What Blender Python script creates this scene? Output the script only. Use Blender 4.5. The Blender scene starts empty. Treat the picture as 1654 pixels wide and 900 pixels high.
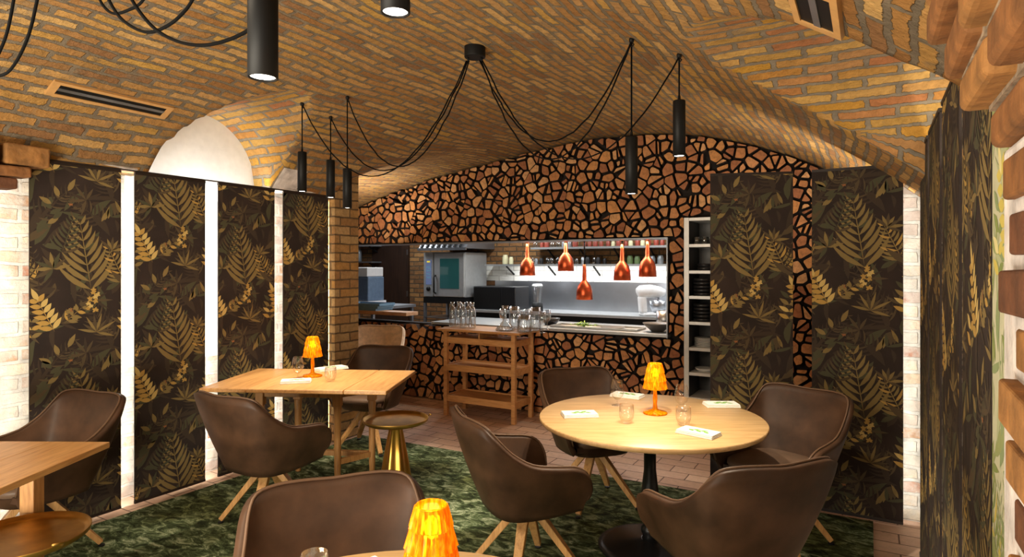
import bpy, bmesh, math, random
from mathutils import Vector, Matrix, noise
random.seed(7)
PI = math.pi
SC = bpy.context.scene
COL = SC.collection
# ------------------------------------------------------------------ camera frame
F, CX, CY, H = 1000.0, 827.0, 430.0, 1.6
YAW = math.radians(30)
CA, SA = math.cos(YAW), math.sin(YAW)
def cw(X, Y):                                   # camera ground frame (right, ahead) -> room frame (x across, y along the vault)
    return (CA * X - SA * Y, SA * X + CA * Y)
def cdir(a, b):
    x, y = cw(a, b); return math.atan2(y, x)
def pxz(px, py, z):                             # point on the level z seen at a pixel
    Y = (H - z) * F / (py - CY); return cw((px - CX) / F * Y, Y)
def pxu(px, u):                                 # point on the line y=u seen at column px
    r = (px - CX) / F; Y = u / (CA + SA * r); return cw(r * Y, Y)

# ------------------------------------------------------------------ mesh builder
class MB:
    def __init__(s): s.v = []; s.f = []; s.m = []; s.sm = []
    def add(s, vs, fs, mi=0, smooth=False):
        o = len(s.v); s.v += [tuple(p) for p in vs]
        for f in fs:
            s.f.append(tuple(i + o for i in f)); s.m.append(mi); s.sm.append(smooth)
        return s
    def box(s, c, d, rot=None, mi=0, taper=1.0):
        hx, hy, hz = d[0] / 2, d[1] / 2, d[2] / 2
        vs = [Vector((x * hx * (taper if z < 0 else 1), y * hy * (taper if z < 0 else 1), z * hz)) for z in (-1, 1) for y in (-1, 1) for x in (-1, 1)]
        if rot is not None: vs = [rot @ p for p in vs]
        vs = [p + Vector(c) for p in vs]
        return s.add(vs, [(0, 2, 3, 1), (4, 5, 7, 6), (0, 1, 5, 4), (2, 6, 7, 3), (0, 4, 6, 2), (1, 3, 7, 5)], mi)
    def bx(s, a, b, mi=0):
        return s.box([(a[i] + b[i]) / 2 for i in range(3)], [abs(b[i] - a[i]) for i in range(3)], mi=mi)
    def bar(s, p, q, w, t, mi=0, up=(0, 0, 1), w2=None, t2=None):
        p, q = Vector(p), Vector(q); d = (q - p).normalized(); u = Vector(up)
        if abs(d.dot(u)) > .98: u = Vector((1, 0, 0))
        a = d.cross(u).normalized(); b = a.cross(d).normalized(); w2 = w if w2 is None else w2; t2 = t if t2 is None else t2
        vs = [p + a * sx * w / 2 + b * sy * t / 2 for sx, sy in ((-1, -1), (1, -1), (1, 1), (-1, 1))] + [q + a * sx * w2 / 2 + b * sy * t2 / 2 for sx, sy in ((-1, -1), (1, -1), (1, 1), (-1, 1))]
        return s.add(vs, [(3, 2, 1, 0), (4, 5, 6, 7), (0, 1, 5, 4), (1, 2, 6, 5), (2, 3, 7, 6), (3, 0, 4, 7)], mi)
    def tube(s, pts, r, n=8, mi=0, cap=True, closed=False):
        pts = [Vector(p) for p in pts]; N = len(pts); rings = []; prev = None
        for i, p in enumerate(pts):
            a = pts[i - 1] if (i > 0 or closed) else p; b = pts[(i + 1) % N] if (i < N - 1 or closed) else p
            d = (b - a).normalized()
            if prev is None:
                u = Vector((0, 0, 1)) if abs(d.z) < .9 else Vector((1, 0, 0)); x = d.cross(u).normalized()
            else: x = (prev - d * prev.dot(d)).normalized()
            prev = x; y = d.cross(x); rr = r[i] if isinstance(r, (list, tuple)) else r
            rings.append([p + (x * math.cos(t) + y * math.sin(t)) * rr for t in [2 * PI * k / n for k in range(n)]])
        vs = [q for R in rings for q in R]; fs = []
        for i in range(N if closed else N - 1):
            j = (i + 1) % N
            for k in range(n): fs.append((i * n + k, i * n + (k + 1) % n, j * n + (k + 1) % n, j * n + k))
        if cap and not closed: fs += [tuple(range(n))[::-1], tuple((N - 1) * n + k for k in range(n))]
        return s.add(vs, fs, mi, True)
    def lathe(s, prof, n=32, c=(0, 0, 0), mi=0, smooth=True, mod=None, cap=True):
        vs = []; fs = []; N = len(prof)
        for i, (r, z) in enumerate(prof):
            for k in range(n):
                t = 2 * PI * k / n; rr = r * (mod(i, k) if mod else 1)
                vs.append((c[0] + rr * math.cos(t), c[1] + rr * math.sin(t), c[2] + z))
        for i in range(N - 1):
            for k in range(n): fs.append((i * n + k, i * n + (k + 1) % n, (i + 1) * n + (k + 1) % n, (i + 1) * n + k))
        s.add(vs, fs, mi, smooth)
        if cap:
            o = len(s.v) - len(vs)
            for i, rev in ((0, True), (N - 1, False)):
                if prof[i][0] > 1e-5:
                    f = [o + i * n + k for k in range(n)]; s.f.append(tuple(f[::-1] if rev else f)); s.m.append(mi); s.sm.append(False)
        return s
    def prism(s, poly, z0, z1, mi=0, M=None, smi=None):
        n = len(poly); vs = [Vector((x, y, z0)) for x, y in poly] + [Vector((x, y, z1)) for x, y in poly]
        if M is not None: vs = [M @ p for p in vs]
        s.add(vs, [tuple(range(n))[::-1], tuple(range(n, 2 * n))], mi)
        return s.add(vs, [(i, (i + 1) % n, n + (i + 1) % n, n + i) for i in range(n)], mi if smi is None else smi)
    def grid(s, P, mi=0, smooth=True, wrap=False):
        R, Cn = len(P), len(P[0]); vs = [p for row in P for p in row]; fs = []
        for i in range(R - 1):
            for j in range(Cn if wrap else Cn - 1):
                fs.append((i * Cn + j, i * Cn + (j + 1) % Cn, (i + 1) * Cn + (j + 1) % Cn, (i + 1) * Cn + j))
        return s.add(vs, fs, mi, smooth)
    def build(s, name, mats, parent=None, bevel=0, sub=0, solid=0, loc=None, rotz=0, seg=2, soff=-1):
        me = bpy.data.meshes.new(name); me.from_pydata(s.v, [], s.f)
        if not isinstance(mats, (list, tuple)): mats = [mats]
        for m in mats: me.materials.append(m)
        me.polygons.foreach_set('material_index', s.m); me.polygons.foreach_set('use_smooth', s.sm); me.update()
        o = bpy.data.objects.new(name, me); COL.objects.link(o)
        if parent is not None: o.parent = parent
        if loc is not None: o.location = loc
        o.rotation_euler.z = rotz
        if solid: q = o.modifiers.new('Thick', 'SOLIDIFY'); q.thickness = solid; q.offset = soff
        if bevel: q = o.modifiers.new('Bevel', 'BEVEL'); q.width = bevel; q.segments = seg; q.limit_method = 'ANGLE'; q.angle_limit = math.radians(40)
        if sub: q = o.modifiers.new('Smooth', 'SUBSURF'); q.levels = sub; q.render_levels = sub
        return o
def tag(o, label, cat, group=None, kind=None):
    o['label'] = label; o['category'] = cat
    if group: o['group'] = group
    if kind: o['kind'] = kind
    return o
def struct(o): o['kind'] = 'structure'; return o
def thing(name, label, cat, loc=(0, 0, 0), rz=0, group=None):
    o = bpy.data.objects.new(name, None); o.empty_display_size = .1; COL.objects.link(o)
    o.location = loc; o.rotation_euler.z = rz
    return tag(o, label, cat, group)
def copy_tree(o, parent=None):
    c = o.copy(); COL.objects.link(c)
    if parent is not None: c.parent = parent
    for ch in list(o.children): copy_tree(ch, c)
    return c

# ------------------------------------------------------------------ materials
def _mat(name):
    m = bpy.data.materials.new(name); m.use_nodes = True; nt = m.node_tree; nt.nodes.clear()
    out = nt.nodes.new('ShaderNodeOutputMaterial'); b = nt.nodes.new('ShaderNodeBsdfPrincipled'); nt.links.new(b.outputs[0], out.inputs[0])
    return m, nt, b
def srgb(r, g, b):
    f = lambda c: (c / 12.92 if c <= .04045 else ((c + .055) / 1.055) ** 2.4)
    return (f(r / 255), f(g / 255), f(b / 255), 1)
def N(nt, t, **kw):
    n = nt.nodes.new('ShaderNode' + t)
    for k, v in kw.items():
        if k.startswith('i_'): n.inputs[k[2:].replace('_', ' ')].default_value = v
        else: setattr(n, k, v)
    return n
def ramp(nt, fac, stops, interp='LINEAR'):
    r = nt.nodes.new('ShaderNodeValToRGB'); r.color_ramp.interpolation = interp; e = r.color_ramp.elements
    while len(e) < len(stops): e.new(.5)
    for q, (p, c) in zip(e, stops): q.position = p; q.color = c
    nt.links.new(fac, r.inputs[0]); return r.outputs[0]
def mixc(nt, fac, a, b, mode='MIX'):
    m = nt.nodes.new('ShaderNodeMix'); m.data_type = 'RGBA'; m.blend_type = mode
    for i, v in ((0, fac), (6, a), (7, b)):
        if hasattr(v, 'is_linked') or hasattr(v, 'links'): nt.links.new(v, m.inputs[i])
        else: m.inputs[i].default_value = v
    return m.outputs[2]
def bump(nt, b, h, strength=.5, dist=.01):
    n = N(nt, 'Bump'); n.inputs['Strength'].default_value = strength; n.inputs['Distance'].default_value = dist
    nt.links.new(h, n.inputs['Height']); nt.links.new(n.outputs[0], b.inputs['Normal'])
def plain(name, col, rough=.5, metal=0, emit=None, es=0, var=0, scale=20, bmp=0, spec=.5, coat=0):
    m, nt, b = _mat(name)
    b.inputs['Roughness'].default_value = rough; b.inputs['Metallic'].default_value = metal; b.inputs['Specular IOR Level'].default_value = spec
    b.inputs['Coat Weight'].default_value = coat
    tc = N(nt, 'TexCoord'); nz = N(nt, 'TexNoise', i_Scale=scale, i_Detail=4.0); nt.links.new(tc.outputs['Object'], nz.inputs['Vector'])
    v = max(var, .04)
    c0 = tuple(max(0, c * (1 - v)) for c in col[:3]) + (1,); c1 = tuple(min(1, c * (1 + v)) for c in col[:3]) + (1,)
    nt.links.new(ramp(nt, nz.outputs[0], [(.3, c0), (.7, c1)]), b.inputs['Base Color'])
    if bmp: bump(nt, b, nz.outputs[0], bmp, .014 if bmp > .7 else .005)
    if emit: b.inputs['Emission Color'].default_value = emit; b.inputs['Emission Strength'].default_value = es
    return m
def wood(name, c1, c2, axis='x', scale=1.0, rough=.45):
    m, nt, b = _mat(name); tc = N(nt, 'TexCoord'); mp = N(nt, 'Mapping'); nt.links.new(tc.outputs['Object'], mp.inputs['Vector'])
    s = [14 * scale, 14 * scale, 14 * scale]; s['xyz'.index(axis)] = 1.2 * scale; mp.inputs['Scale'].default_value = s
    nz = N(nt, 'TexNoise', i_Scale=2.2, i_Detail=6.0, i_Roughness=.65, i_Distortion=.4); nt.links.new(mp.outputs[0], nz.inputs['Vector'])
    n2 = N(nt, 'TexNoise', i_Scale=9.0, i_Detail=3.0); nt.links.new(mp.outputs[0], n2.inputs['Vector'])
    ca = ramp(nt, nz.outputs[0], [(.3, c2), (.55, c1), (.75, tuple(min(1, c * 1.12) for c in c1[:3]) + (1,))])
    cb = mixc(nt, .25, ca, ramp(nt, n2.outputs[0], [(.35, tuple(c * .55 for c in c2[:3]) + (1,)), (.6, c1)]))
    nt.links.new(cb, b.inputs['Base Color']); b.inputs['Roughness'].default_value = rough
    bump(nt, b, n2.outputs[0], .12, .002); return m
def brick(name, axes, bw, bh, ms, cols, mortar, wob=.012, dist=.02, strength=.8, mvar=.35, rough=.85, white=0.0, off=.5, wob2=0, fine=0, sme=0):
    m, nt, b = _mat(name); tc = N(nt, 'TexCoord')
    if axes == 'uv': vec = tc.outputs['UV']
    else:
        sp = N(nt, 'SeparateXYZ'); nt.links.new(tc.outputs['Object'], sp.inputs[0]); cb = N(nt, 'CombineXYZ')
        for i, a in enumerate(axes): nt.links.new(sp.outputs['xyz'.index(a)], cb.inputs[i])
        vec = cb.outputs[0]
    nw = N(nt, 'TexNoise', i_Scale=7.0, i_Detail=4.0, i_Roughness=.6); nt.links.new(tc.outputs['Object'], nw.inputs['Vector'])
    sub = N(nt, 'VectorMath', operation='SUBTRACT'); nt.links.new(nw.outputs['Color'], sub.inputs[0]); sub.inputs[1].default_value = (.5, .5, .5)
    sc = N(nt, 'VectorMath', operation='SCALE'); nt.links.new(sub.outputs[0], sc.inputs[0]); sc.inputs['Scale'].default_value = wob * 2
    ad = N(nt, 'VectorMath', operation='ADD'); nt.links.new(vec, ad.inputs[0]); nt.links.new(sc.outputs[0], ad.inputs[1]); vv = ad.outputs[0]
    if wob2:
        n4 = N(nt, 'TexNoise', i_Scale=1.3, i_Detail=1.0); nt.links.new(tc.outputs['Object'], n4.inputs['Vector'])
        s2 = N(nt, 'VectorMath', operation='SUBTRACT'); nt.links.new(n4.outputs['Color'], s2.inputs[0]); s2.inputs[1].default_value = (.5, .5, .5)
        s3 = N(nt, 'VectorMath', operation='SCALE'); nt.links.new(s2.outputs[0], s3.inputs[0]); s3.inputs['Scale'].default_value = wob2
        a3 = N(nt, 'VectorMath', operation='ADD'); nt.links.new(vv, a3.inputs[0]); nt.links.new(s3.outputs[0], a3.inputs[1]); vv = a3.outputs[0]
    if fine:
        n5 = N(nt, 'TexNoise', i_Scale=38.0, i_Detail=5.0, i_Roughness=.65); nt.links.new(tc.outputs['Object'], n5.inputs['Vector'])
        s5 = N(nt, 'VectorMath', operation='SUBTRACT'); nt.links.new(n5.outputs['Color'], s5.inputs[0]); s5.inputs[1].default_value = (.5, .5, .5)
        s6 = N(nt, 'VectorMath', operation='SCALE'); nt.links.new(s5.outputs[0], s6.inputs[0]); s6.inputs['Scale'].default_value = fine * 2
        a6 = N(nt, 'VectorMath', operation='ADD'); nt.links.new(vv, a6.inputs[0]); nt.links.new(s6.outputs[0], a6.inputs[1]); vv = a6.outputs[0]
    br = N(nt, 'TexBrick', offset=off); br.inputs['Scale'].default_value = 1; br.inputs['Brick Width'].default_value = bw; br.inputs['Row Height'].default_value = bh
    br.inputs['Mortar Size'].default_value = ms; br.inputs['Mortar Smooth'].default_value = .25; br.inputs['Bias'].default_value = 0
    br.inputs['Color1'].default_value = (0, 0, 0, 1); br.inputs['Color2'].default_value = (1, 1, 1, 1); br.inputs['Mortar'].default_value = (.5, .5, .5, 1)
    nt.links.new(vv, br.inputs['Vector'])
    n = len(cols); base = ramp(nt, br.outputs['Color'], [((i + .5) / n, c) for i, c in enumerate(cols)])
    nb = N(nt, 'TexNoise', i_Scale=22.0, i_Detail=6.0, i_Roughness=.7); nt.links.new(tc.outputs['Object'], nb.inputs['Vector'])
    base = mixc(nt, 1.0, base, ramp(nt, nb.outputs[0], [(.25, (1 - mvar,) * 3 + (1,)), (.7, (1 + mvar * .4,) * 3 + (1,))]), 'MULTIPLY')
    nm = N(nt, 'TexNoise', i_Scale=14.0, i_Detail=5.0); nt.links.new(tc.outputs['Object'], nm.inputs['Vector'])
    mcol = ramp(nt, nm.outputs[0], [(.3, tuple(c * .6 for c in mortar[:3]) + (1,)), (.7, mortar)])
    # mortar smeared over parts of the brick faces
    n3 = N(nt, 'TexNoise', i_Scale=5.0, i_Detail=7.0, i_Roughness=.7); nt.links.new(tc.outputs['Object'], n3.inputs['Vector'])
    smear = ramp(nt, n3.outputs[0], [(.62 - white * .4 - sme, (0, 0, 0, 1)), (.70 - white * .32 - sme, (1, 1, 1, 1))])
    mx = N(nt, 'Math', operation='MAXIMUM'); nt.links.new(br.outputs['Fac'], mx.inputs[0])
    sm = N(nt, 'Math', operation='MULTIPLY'); nt.links.new(smear, sm.inputs[0]); sm.inputs[1].default_value = .45 + white * .4 + sme * 3; nt.links.new(sm.outputs[0], mx.inputs[1])
    nt.links.new(mixc(nt, mx.outputs[0], base, mcol), b.inputs['Base Color']); b.inputs['Roughness'].default_value = rough; b.inputs['Specular IOR Level'].default_value = .25
    inv = N(nt, 'Math', operation='MULTIPLY_ADD'); nt.links.new(br.outputs['Fac'], inv.inputs[0]); inv.inputs[1].default_value = -1; nt.links.new(nb.outputs[0], inv.inputs[2])
    bump(nt, b, inv.outputs[0], strength, dist); return m
def glassy(name, tint=(1, 1, 1, 1), gl=.12, rough=.02):
    m, nt, b = _mat(name); nt.nodes.remove(b); out = nt.nodes[0]
    t = N(nt, 'BsdfTransparent'); t.inputs[0].default_value = tint; g = N(nt, 'BsdfGlossy'); g.inputs['Roughness'].default_value = rough
    lw = N(nt, 'LayerWeight'); lw.inputs[0].default_value = .35
    tc = N(nt, 'TexCoord'); nz = N(nt, 'TexNoise', i_Scale=30.0); nt.links.new(tc.outputs['Object'], nz.inputs['Vector'])
    ma = N(nt, 'Math', operation='MULTIPLY_ADD'); nt.links.new(lw.outputs['Facing'], ma.inputs[0]); ma.inputs[1].default_value = .55; ma.inputs[2].default_value = gl
    mx = N(nt, 'MixShader'); nt.links.new(ma.outputs[0], mx.inputs[0]); nt.links.new(t.outputs[0], mx.inputs[1]); nt.links.new(g.outputs[0], mx.inputs[2]); nt.links.new(mx.outputs[0], out.inputs[0])
    return m
VB = [srgb(158, 112, 62), srgb(190, 146, 84), srgb(172, 124, 68), srgb(204, 164, 102), srgb(166, 122, 74), srgb(194, 152, 76), srgb(146, 106, 68)]
M = {}
M['vault'] = brick('vault_brick', 'uv', .26, .070, .013, VB, srgb(134, 120, 100), wob=.017, dist=.02, strength=1.0, wob2=.10, fine=.013, sme=.05)
M['vault_side'] = brick('lit_lunette_brick', 'uv', .27, .085, .014, [srgb(190, 150, 80), srgb(205, 165, 96), srgb(180, 120, 78), srgb(198, 150, 60), srgb(185, 140, 90)], srgb(150, 140, 124), wob=.018, dist=.02, wob2=.1, fine=.013, sme=.04)  # paler than the main vault brick, light on the lunettes painted in
M['white_yz'] = brick('whitewashed_brick_side', 'yz', .27, .085, .012, [srgb(222, 206, 180), srgb(196, 150, 112), srgb(232, 222, 205), srgb(180, 112, 78), srgb(226, 210, 186)], srgb(226, 220, 208), wob=.016, white=.6)
M['white_xz'] = brick('whitewashed_brick_front', 'xz', .27, .085, .012, [srgb(222, 206, 180), srgb(196, 150, 112), srgb(232, 222, 205), srgb(180, 112, 78), srgb(226, 210, 186)], srgb(226, 220, 208), wob=.016, white=.6)
M['pier_xz'] = brick('pier_brick_front', 'xz', .25, .082, .008, [srgb(190, 158, 108), srgb(168, 126, 78), srgb(200, 168, 118), srgb(176, 138, 90), srgb(186, 140, 78)], srgb(120, 98, 70), wob=.012, strength=1)
M['pier_yz'] = brick('pier_brick_side', 'yz', .25, .082, .008, [srgb(190, 158, 108), srgb(168, 126, 78), srgb(200, 168, 118), srgb(176, 138, 90), srgb(186, 140, 78)], srgb(120, 98, 70), wob=.012, strength=1)
M['kbrick'] = brick('kitchen_brick', 'xz', .25, .08, .01, [srgb(120, 84, 50), srgb(140, 100, 62), srgb(104, 74, 48), srgb(150, 110, 66)], srgb(90, 76, 58), wob=.012)
M['glazed'] = brick('white_glazed_brick', 'xz', .28, .09, .006, [srgb(224, 224, 216), srgb(238, 238, 232), srgb(230, 226, 214)], srgb(190, 186, 176), wob=.006, rough=.3, mvar=.1, strength=.4, dist=.006)
M['floor'] = brick('terracotta_floor', 'xy', .30, .15, .005, [srgb(210, 174, 148), srgb(218, 184, 160), srgb(200, 162, 136), srgb(226, 194, 170), srgb(212, 176, 148)], srgb(130, 102, 84), wob=.004, dist=.004, strength=.5, mvar=.18, rough=.55)
M['rough_brick'] = plain('rough_arch_brick', srgb(128, 84, 44), .85, var=.35, scale=16, bmp=.9)
M['rough_brick2'] = plain('dark_arch_brick', srgb(98, 60, 36), .85, var=.35, scale=16, bmp=.9)
M['rough_brick3'] = plain('yellow_arch_brick', srgb(146, 102, 54), .85, var=.35, scale=16, bmp=.9)
M['mortar'] = plain('rough_mortar', srgb(150, 132, 110), .9, var=.35, scale=25, bmp=.8)
M['lime'] = plain('lime_mortar', srgb(206, 200, 196), .9, var=.3, scale=14, bmp=.9)
M['plaster'] = plain('white_plaster', srgb(232, 232, 230), .8, var=.03)
M['dark_wall'] = plain('dark_wall', srgb(34, 24, 18), .9, var=.2)
M['black'] = plain('black_metal', (.007, .007, .007, 1), .5, var=.1, spec=.2)
M['cord'] = plain('black_cord', (.006, .006, .006, 1), .9, spec=.05)
M['diffuser'] = plain('lamp_diffuser', (.9, .9, .9, 1), .4, emit=(1, .93, .82, 1), es=14)
M['leather'] = plain('brown_leather', srgb(74, 51, 35), .5, var=.42, scale=7, bmp=.10, spec=.35)
M['leather_seat'] = plain('worn_leather_seat', srgb(116, 92, 74), .5, var=.22, scale=6, bmp=.06)
M['piping'] = plain('leather_piping', srgb(104, 78, 58), .5)
M['beige'] = plain('beige_fabric', srgb(226, 200, 170), .8, var=.18, scale=26)
M['oak'] = wood('oak_leg', srgb(206, 158, 98), srgb(170, 118, 64), 'z', 1.5)
M['top_oak'] = wood('oak_top', srgb(214, 164, 102), srgb(182, 126, 70), 'y', .8, .42)
M['round_oak'] = wood('pale_oak_top', srgb(222, 184, 130), srgb(200, 154, 98), 'x', .8, .4)
M['cart_oak'] = wood('cart_oak', srgb(206, 150, 92), srgb(176, 116, 62), 'x', 1.2)
M['table_leg'] = wood('table_leg_oak', srgb(196, 146, 88), srgb(158, 108, 58), 'z', 1.2)
M['pale_wood'] = wood('pale_board', srgb(206, 160, 120), srgb(180, 130, 90), 'x', 1.2)
M['door_wood'] = wood('dark_door', srgb(48, 30, 20), srgb(24, 15, 10), 'z', .8, .5)
M['vent_wood'] = plain('vent_frame', srgb(196, 150, 92), .6, var=.1)
M['brass'] = plain('brass', srgb(186, 142, 66), .28, 1, var=.15, scale=9)
M['brass_dark'] = plain('aged_brass', srgb(186, 146, 76), .42, 1, var=.25, scale=9)
M['iron'] = plain('cast_iron', (.012, .012, .013, 1), .35, .3)
M['steel'] = plain('brushed_steel', srgb(190, 194, 200), .34, 1, var=.08, scale=4)
M['steel_dull'] = plain('dull_steel', srgb(150, 154, 160), .45, .9, var=.1, scale=4)
M['steel_light'] = plain('satin_steel', srgb(172, 174, 174), .42, .6, var=.05)
M['shelf_steel'] = plain('pale_shelf_steel', srgb(220, 220, 216), .4, .2)
M['niche_shade'] = plain('shaded_niche_steel', srgb(74, 72, 70), .4, .5)  # darker copy of the tower steel, shade inside the tower painted in
M['copper'] = plain('hammered_copper', srgb(214, 98, 60), .36, 1, var=.15, scale=30, bmp=.15)
M['white_pl'] = plain('white_plastic', srgb(232, 232, 232), .35)
M['ceramic'] = plain('white_ceramic', srgb(228, 226, 220), .25)
M['black_cer'] = plain('black_ceramic', (.015, .015, .017, 1), .3)
M['grey_cer'] = plain('grey_ceramic', srgb(96, 92, 88), .4)
M['linen'] = plain('white_linen', srgb(236, 234, 228), .85, var=.03, scale=60)
M['leaf_green'] = plain('leaf_print_green', srgb(120, 176, 78), .8)
M['herb'] = plain('green_herbs', srgb(110, 150, 40), .7, var=.4, scale=60)
M['blue_tub'] = plain('blue_tray', srgb(108, 146, 176), .5, var=.1)
M['blue_box'] = plain('blue_steel_box', srgb(112, 134, 160), .4, .3, var=.12)
M['screen'] = plain('oven_display', (.02, .025, .05, 1), .2, emit=(.35, .45, .8, 1), es=.25)
M['yellow_mark'] = plain('yellow_mark', srgb(232, 206, 60), .5, emit=srgb(232, 206, 60), es=.5)
M['oven_glass'] = plain('oven_glass', (.015, .06, .06, 1), .08, emit=(.03, .16, .15, 1), es=.12, coat=.5)
M['cream_jar'] = plain('cream_jar', srgb(206, 200, 160), .4)
M['red_jar'] = plain('red_jar', srgb(150, 66, 50), .4)
M['green_jar'] = plain('green_jar', srgb(96, 116, 70), .4)
M['grey_jar'] = plain('grey_jar', srgb(150, 156, 160), .3, .4)
M['glass'] = glassy('clear_glass', gl=.06)
M['glass_thick'] = glassy('thick_clear_glass', (.93, .96, .97, 1), .2)
M['glass_blue'] = glassy('bluish_glass', (.93, .96, .98, 1), .14, .08)
def amber(name, e):
    m, nt, b = _mat(name); out = nt.nodes[0] if nt.nodes[0].type == 'OUTPUT_MATERIAL' else nt.nodes['Material Output']
    tc = N(nt, 'TexCoord'); nz = N(nt, 'TexNoise', i_Scale=5.0, i_Detail=3.0, i_Distortion=.4); mp = N(nt, 'Mapping'); mp.inputs['Scale'].default_value = (22, 22, 5)
    nt.links.new(tc.outputs['Object'], mp.inputs[0]); nt.links.new(mp.outputs[0], nz.inputs['Vector'])
    c = ramp(nt, nz.outputs[0], [(.36, srgb(226, 112, 6)), (.5, srgb(246, 150, 10)), (.64, srgb(255, 186, 26))])
    nt.links.new(c, b.inputs['Base Color']); nt.links.new(c, b.inputs['Emission Color']); b.inputs['Emission Strength'].default_value = e
    b.inputs['Roughness'].default_value = .12; b.inputs['Transmission Weight'].default_value = .45; b.inputs['IOR'].default_value = 1.25
    return m
M['amber'] = amber('amber_crystal', .2)
M['amber_base'] = amber('amber_base', .12)
def rugmat():
    m, nt, b = _mat('moss_carpet'); tc = N(nt, 'TexCoord'); mp = N(nt, 'Mapping'); mp.inputs['Scale'].default_value = (1, 1.8, 1); mp.inputs['Rotation'].default_value = (0, 0, .5)
    nt.links.new(tc.outputs['Object'], mp.inputs[0])
    a = N(nt, 'TexNoise', i_Scale=9.0, i_Detail=8.0, i_Roughness=.75, i_Distortion=.8); nt.links.new(mp.outputs[0], a.inputs['Vector'])
    c = N(nt, 'TexNoise', i_Scale=1.7, i_Detail=4.0); nt.links.new(tc.outputs['Object'], c.inputs['Vector'])
    f = N(nt, 'TexNoise', i_Scale=160.0, i_Detail=2.0); nt.links.new(tc.outputs['Object'], f.inputs['Vector'])
    ca = ramp(nt, a.outputs[0], [(.37, srgb(34, 40, 26)), (.46, srgb(60, 72, 46)), (.53, srgb(100, 116, 82)), (.62, srgb(182, 192, 160))])
    cb = ramp(nt, a.outputs[0], [(.38, srgb(32, 34, 20)), (.5, srgb(68, 74, 42)), (.62, srgb(130, 138, 88))])
    col = mixc(nt, ramp(nt, c.outputs[0], [(.46, (0, 0, 0, 1)), (.62, (1, 1, 1, 1))]), ca, cb)
    nt.links.new(col, b.inputs['Base Color']); b.inputs['Roughness'].default_value = .95; b.inputs['Specular IOR Level'].default_value = .1
    bump(nt, b, f.outputs[0], .6, .006); return m
M['rug'] = rugmat()
LOGC = [srgb(194, 136, 86), srgb(170, 110, 68), srgb(208, 156, 104), srgb(156, 98, 62), srgb(184, 124, 74), srgb(198, 138, 80)]
M['logs'] = []
for i, c in enumerate(LOGC):
    m, nt, b = _mat('split_log_end'); tc = N(nt, 'TexCoord'); nz = N(nt, 'TexNoise', i_Scale=22.0, i_Detail=6.0, i_Roughness=.7, i_Distortion=.6); nt.links.new(tc.outputs['Object'], nz.inputs['Vector'])
    nt.links.new(ramp(nt, nz.outputs[0], [(.3, tuple(q * .5 for q in c[:3]) + (1,)), (.52, c), (.75, tuple(min(1, q * 1.25) for q in c[:3]) + (1,))]), b.inputs['Base Color'])
    b.inputs['Roughness'].default_value = .8; bump(nt, b, nz.outputs[0], .5, .006); M['logs'].append(m)
M['bark'] = plain('log_bark', srgb(52, 34, 22), .9, var=.4, scale=30, bmp=.6)
M['rail'] = plain('dark_rail', srgb(40, 30, 24), .5)
# ================================================================== THE SETTING
UB = 5.957                                       # face of the firewood wall
VL, VR = -4.45, .50                              # brick side walls
def z_main(v):
    d = min(abs(v + 2.2), 3.7); R = 3.85; z = 2.93 - (R - math.sqrt(R * R - d * d)) - .62 * max(0, -(v + 2.2) - 1.6) ** 2
    return max(z, 2.225) if v < -4 else z
def z_left(v, u):
    e = (u - 2.9) / .5
    return 2.24 + .53 * math.sqrt(1 - e * e) if abs(e) < 1 and v < -2.9 else -9
def z_right(v, u):
    e = (u - 2.9) / .82
    return 2.16 + .47 * math.sqrt(1 - e * e) if abs(e) < 1 and v > -1.1 else -9
def z_cross(v, u):
    if u < 4.1 or v > -2.4: return -9
    t = [(-6.8, 2.1), (-5.84, 2.37), (-4.53, 2.676), (-3.38, 2.84), (-2.4, 2.9)]
    zc = 2.1
    for (a, za), (b, zb) in zip(t, t[1:]):
        if a <= v <= b: zc = za + (zb - za) * (v - a) / (b - a)
    e = max(-1, min(1, (u - 5.957) / 1.87)); return 2.2 + (zc - 2.2) * math.sqrt(max(0, 1 - e * e))
def zceil(v, u):
    a = z_main(v) if v > -4.6 else -9; b = z_cross(v, u)
    if b > -5 and a > -5:
        k = .12; h = max(0, min(1, .5 + .5 * (a - b) / k)); m = b + (a - b) * h + k * h * (1 - h)
    else: m = max(a, b)
    return max(m, z_left(v, u), z_right(v, u))
def ray_ceiling(px, py, off=0.0):
    dx, dz = (px - CX) / F, (CY - py) / F; Y = .4
    while Y < 9:
        v, u = cw(dx * Y, Y); z = H + dz * Y
        if z >= zceil(v, u) - off: return Vector((v, u, z))
        Y += .004
    return Vector((v, u, z))

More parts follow.
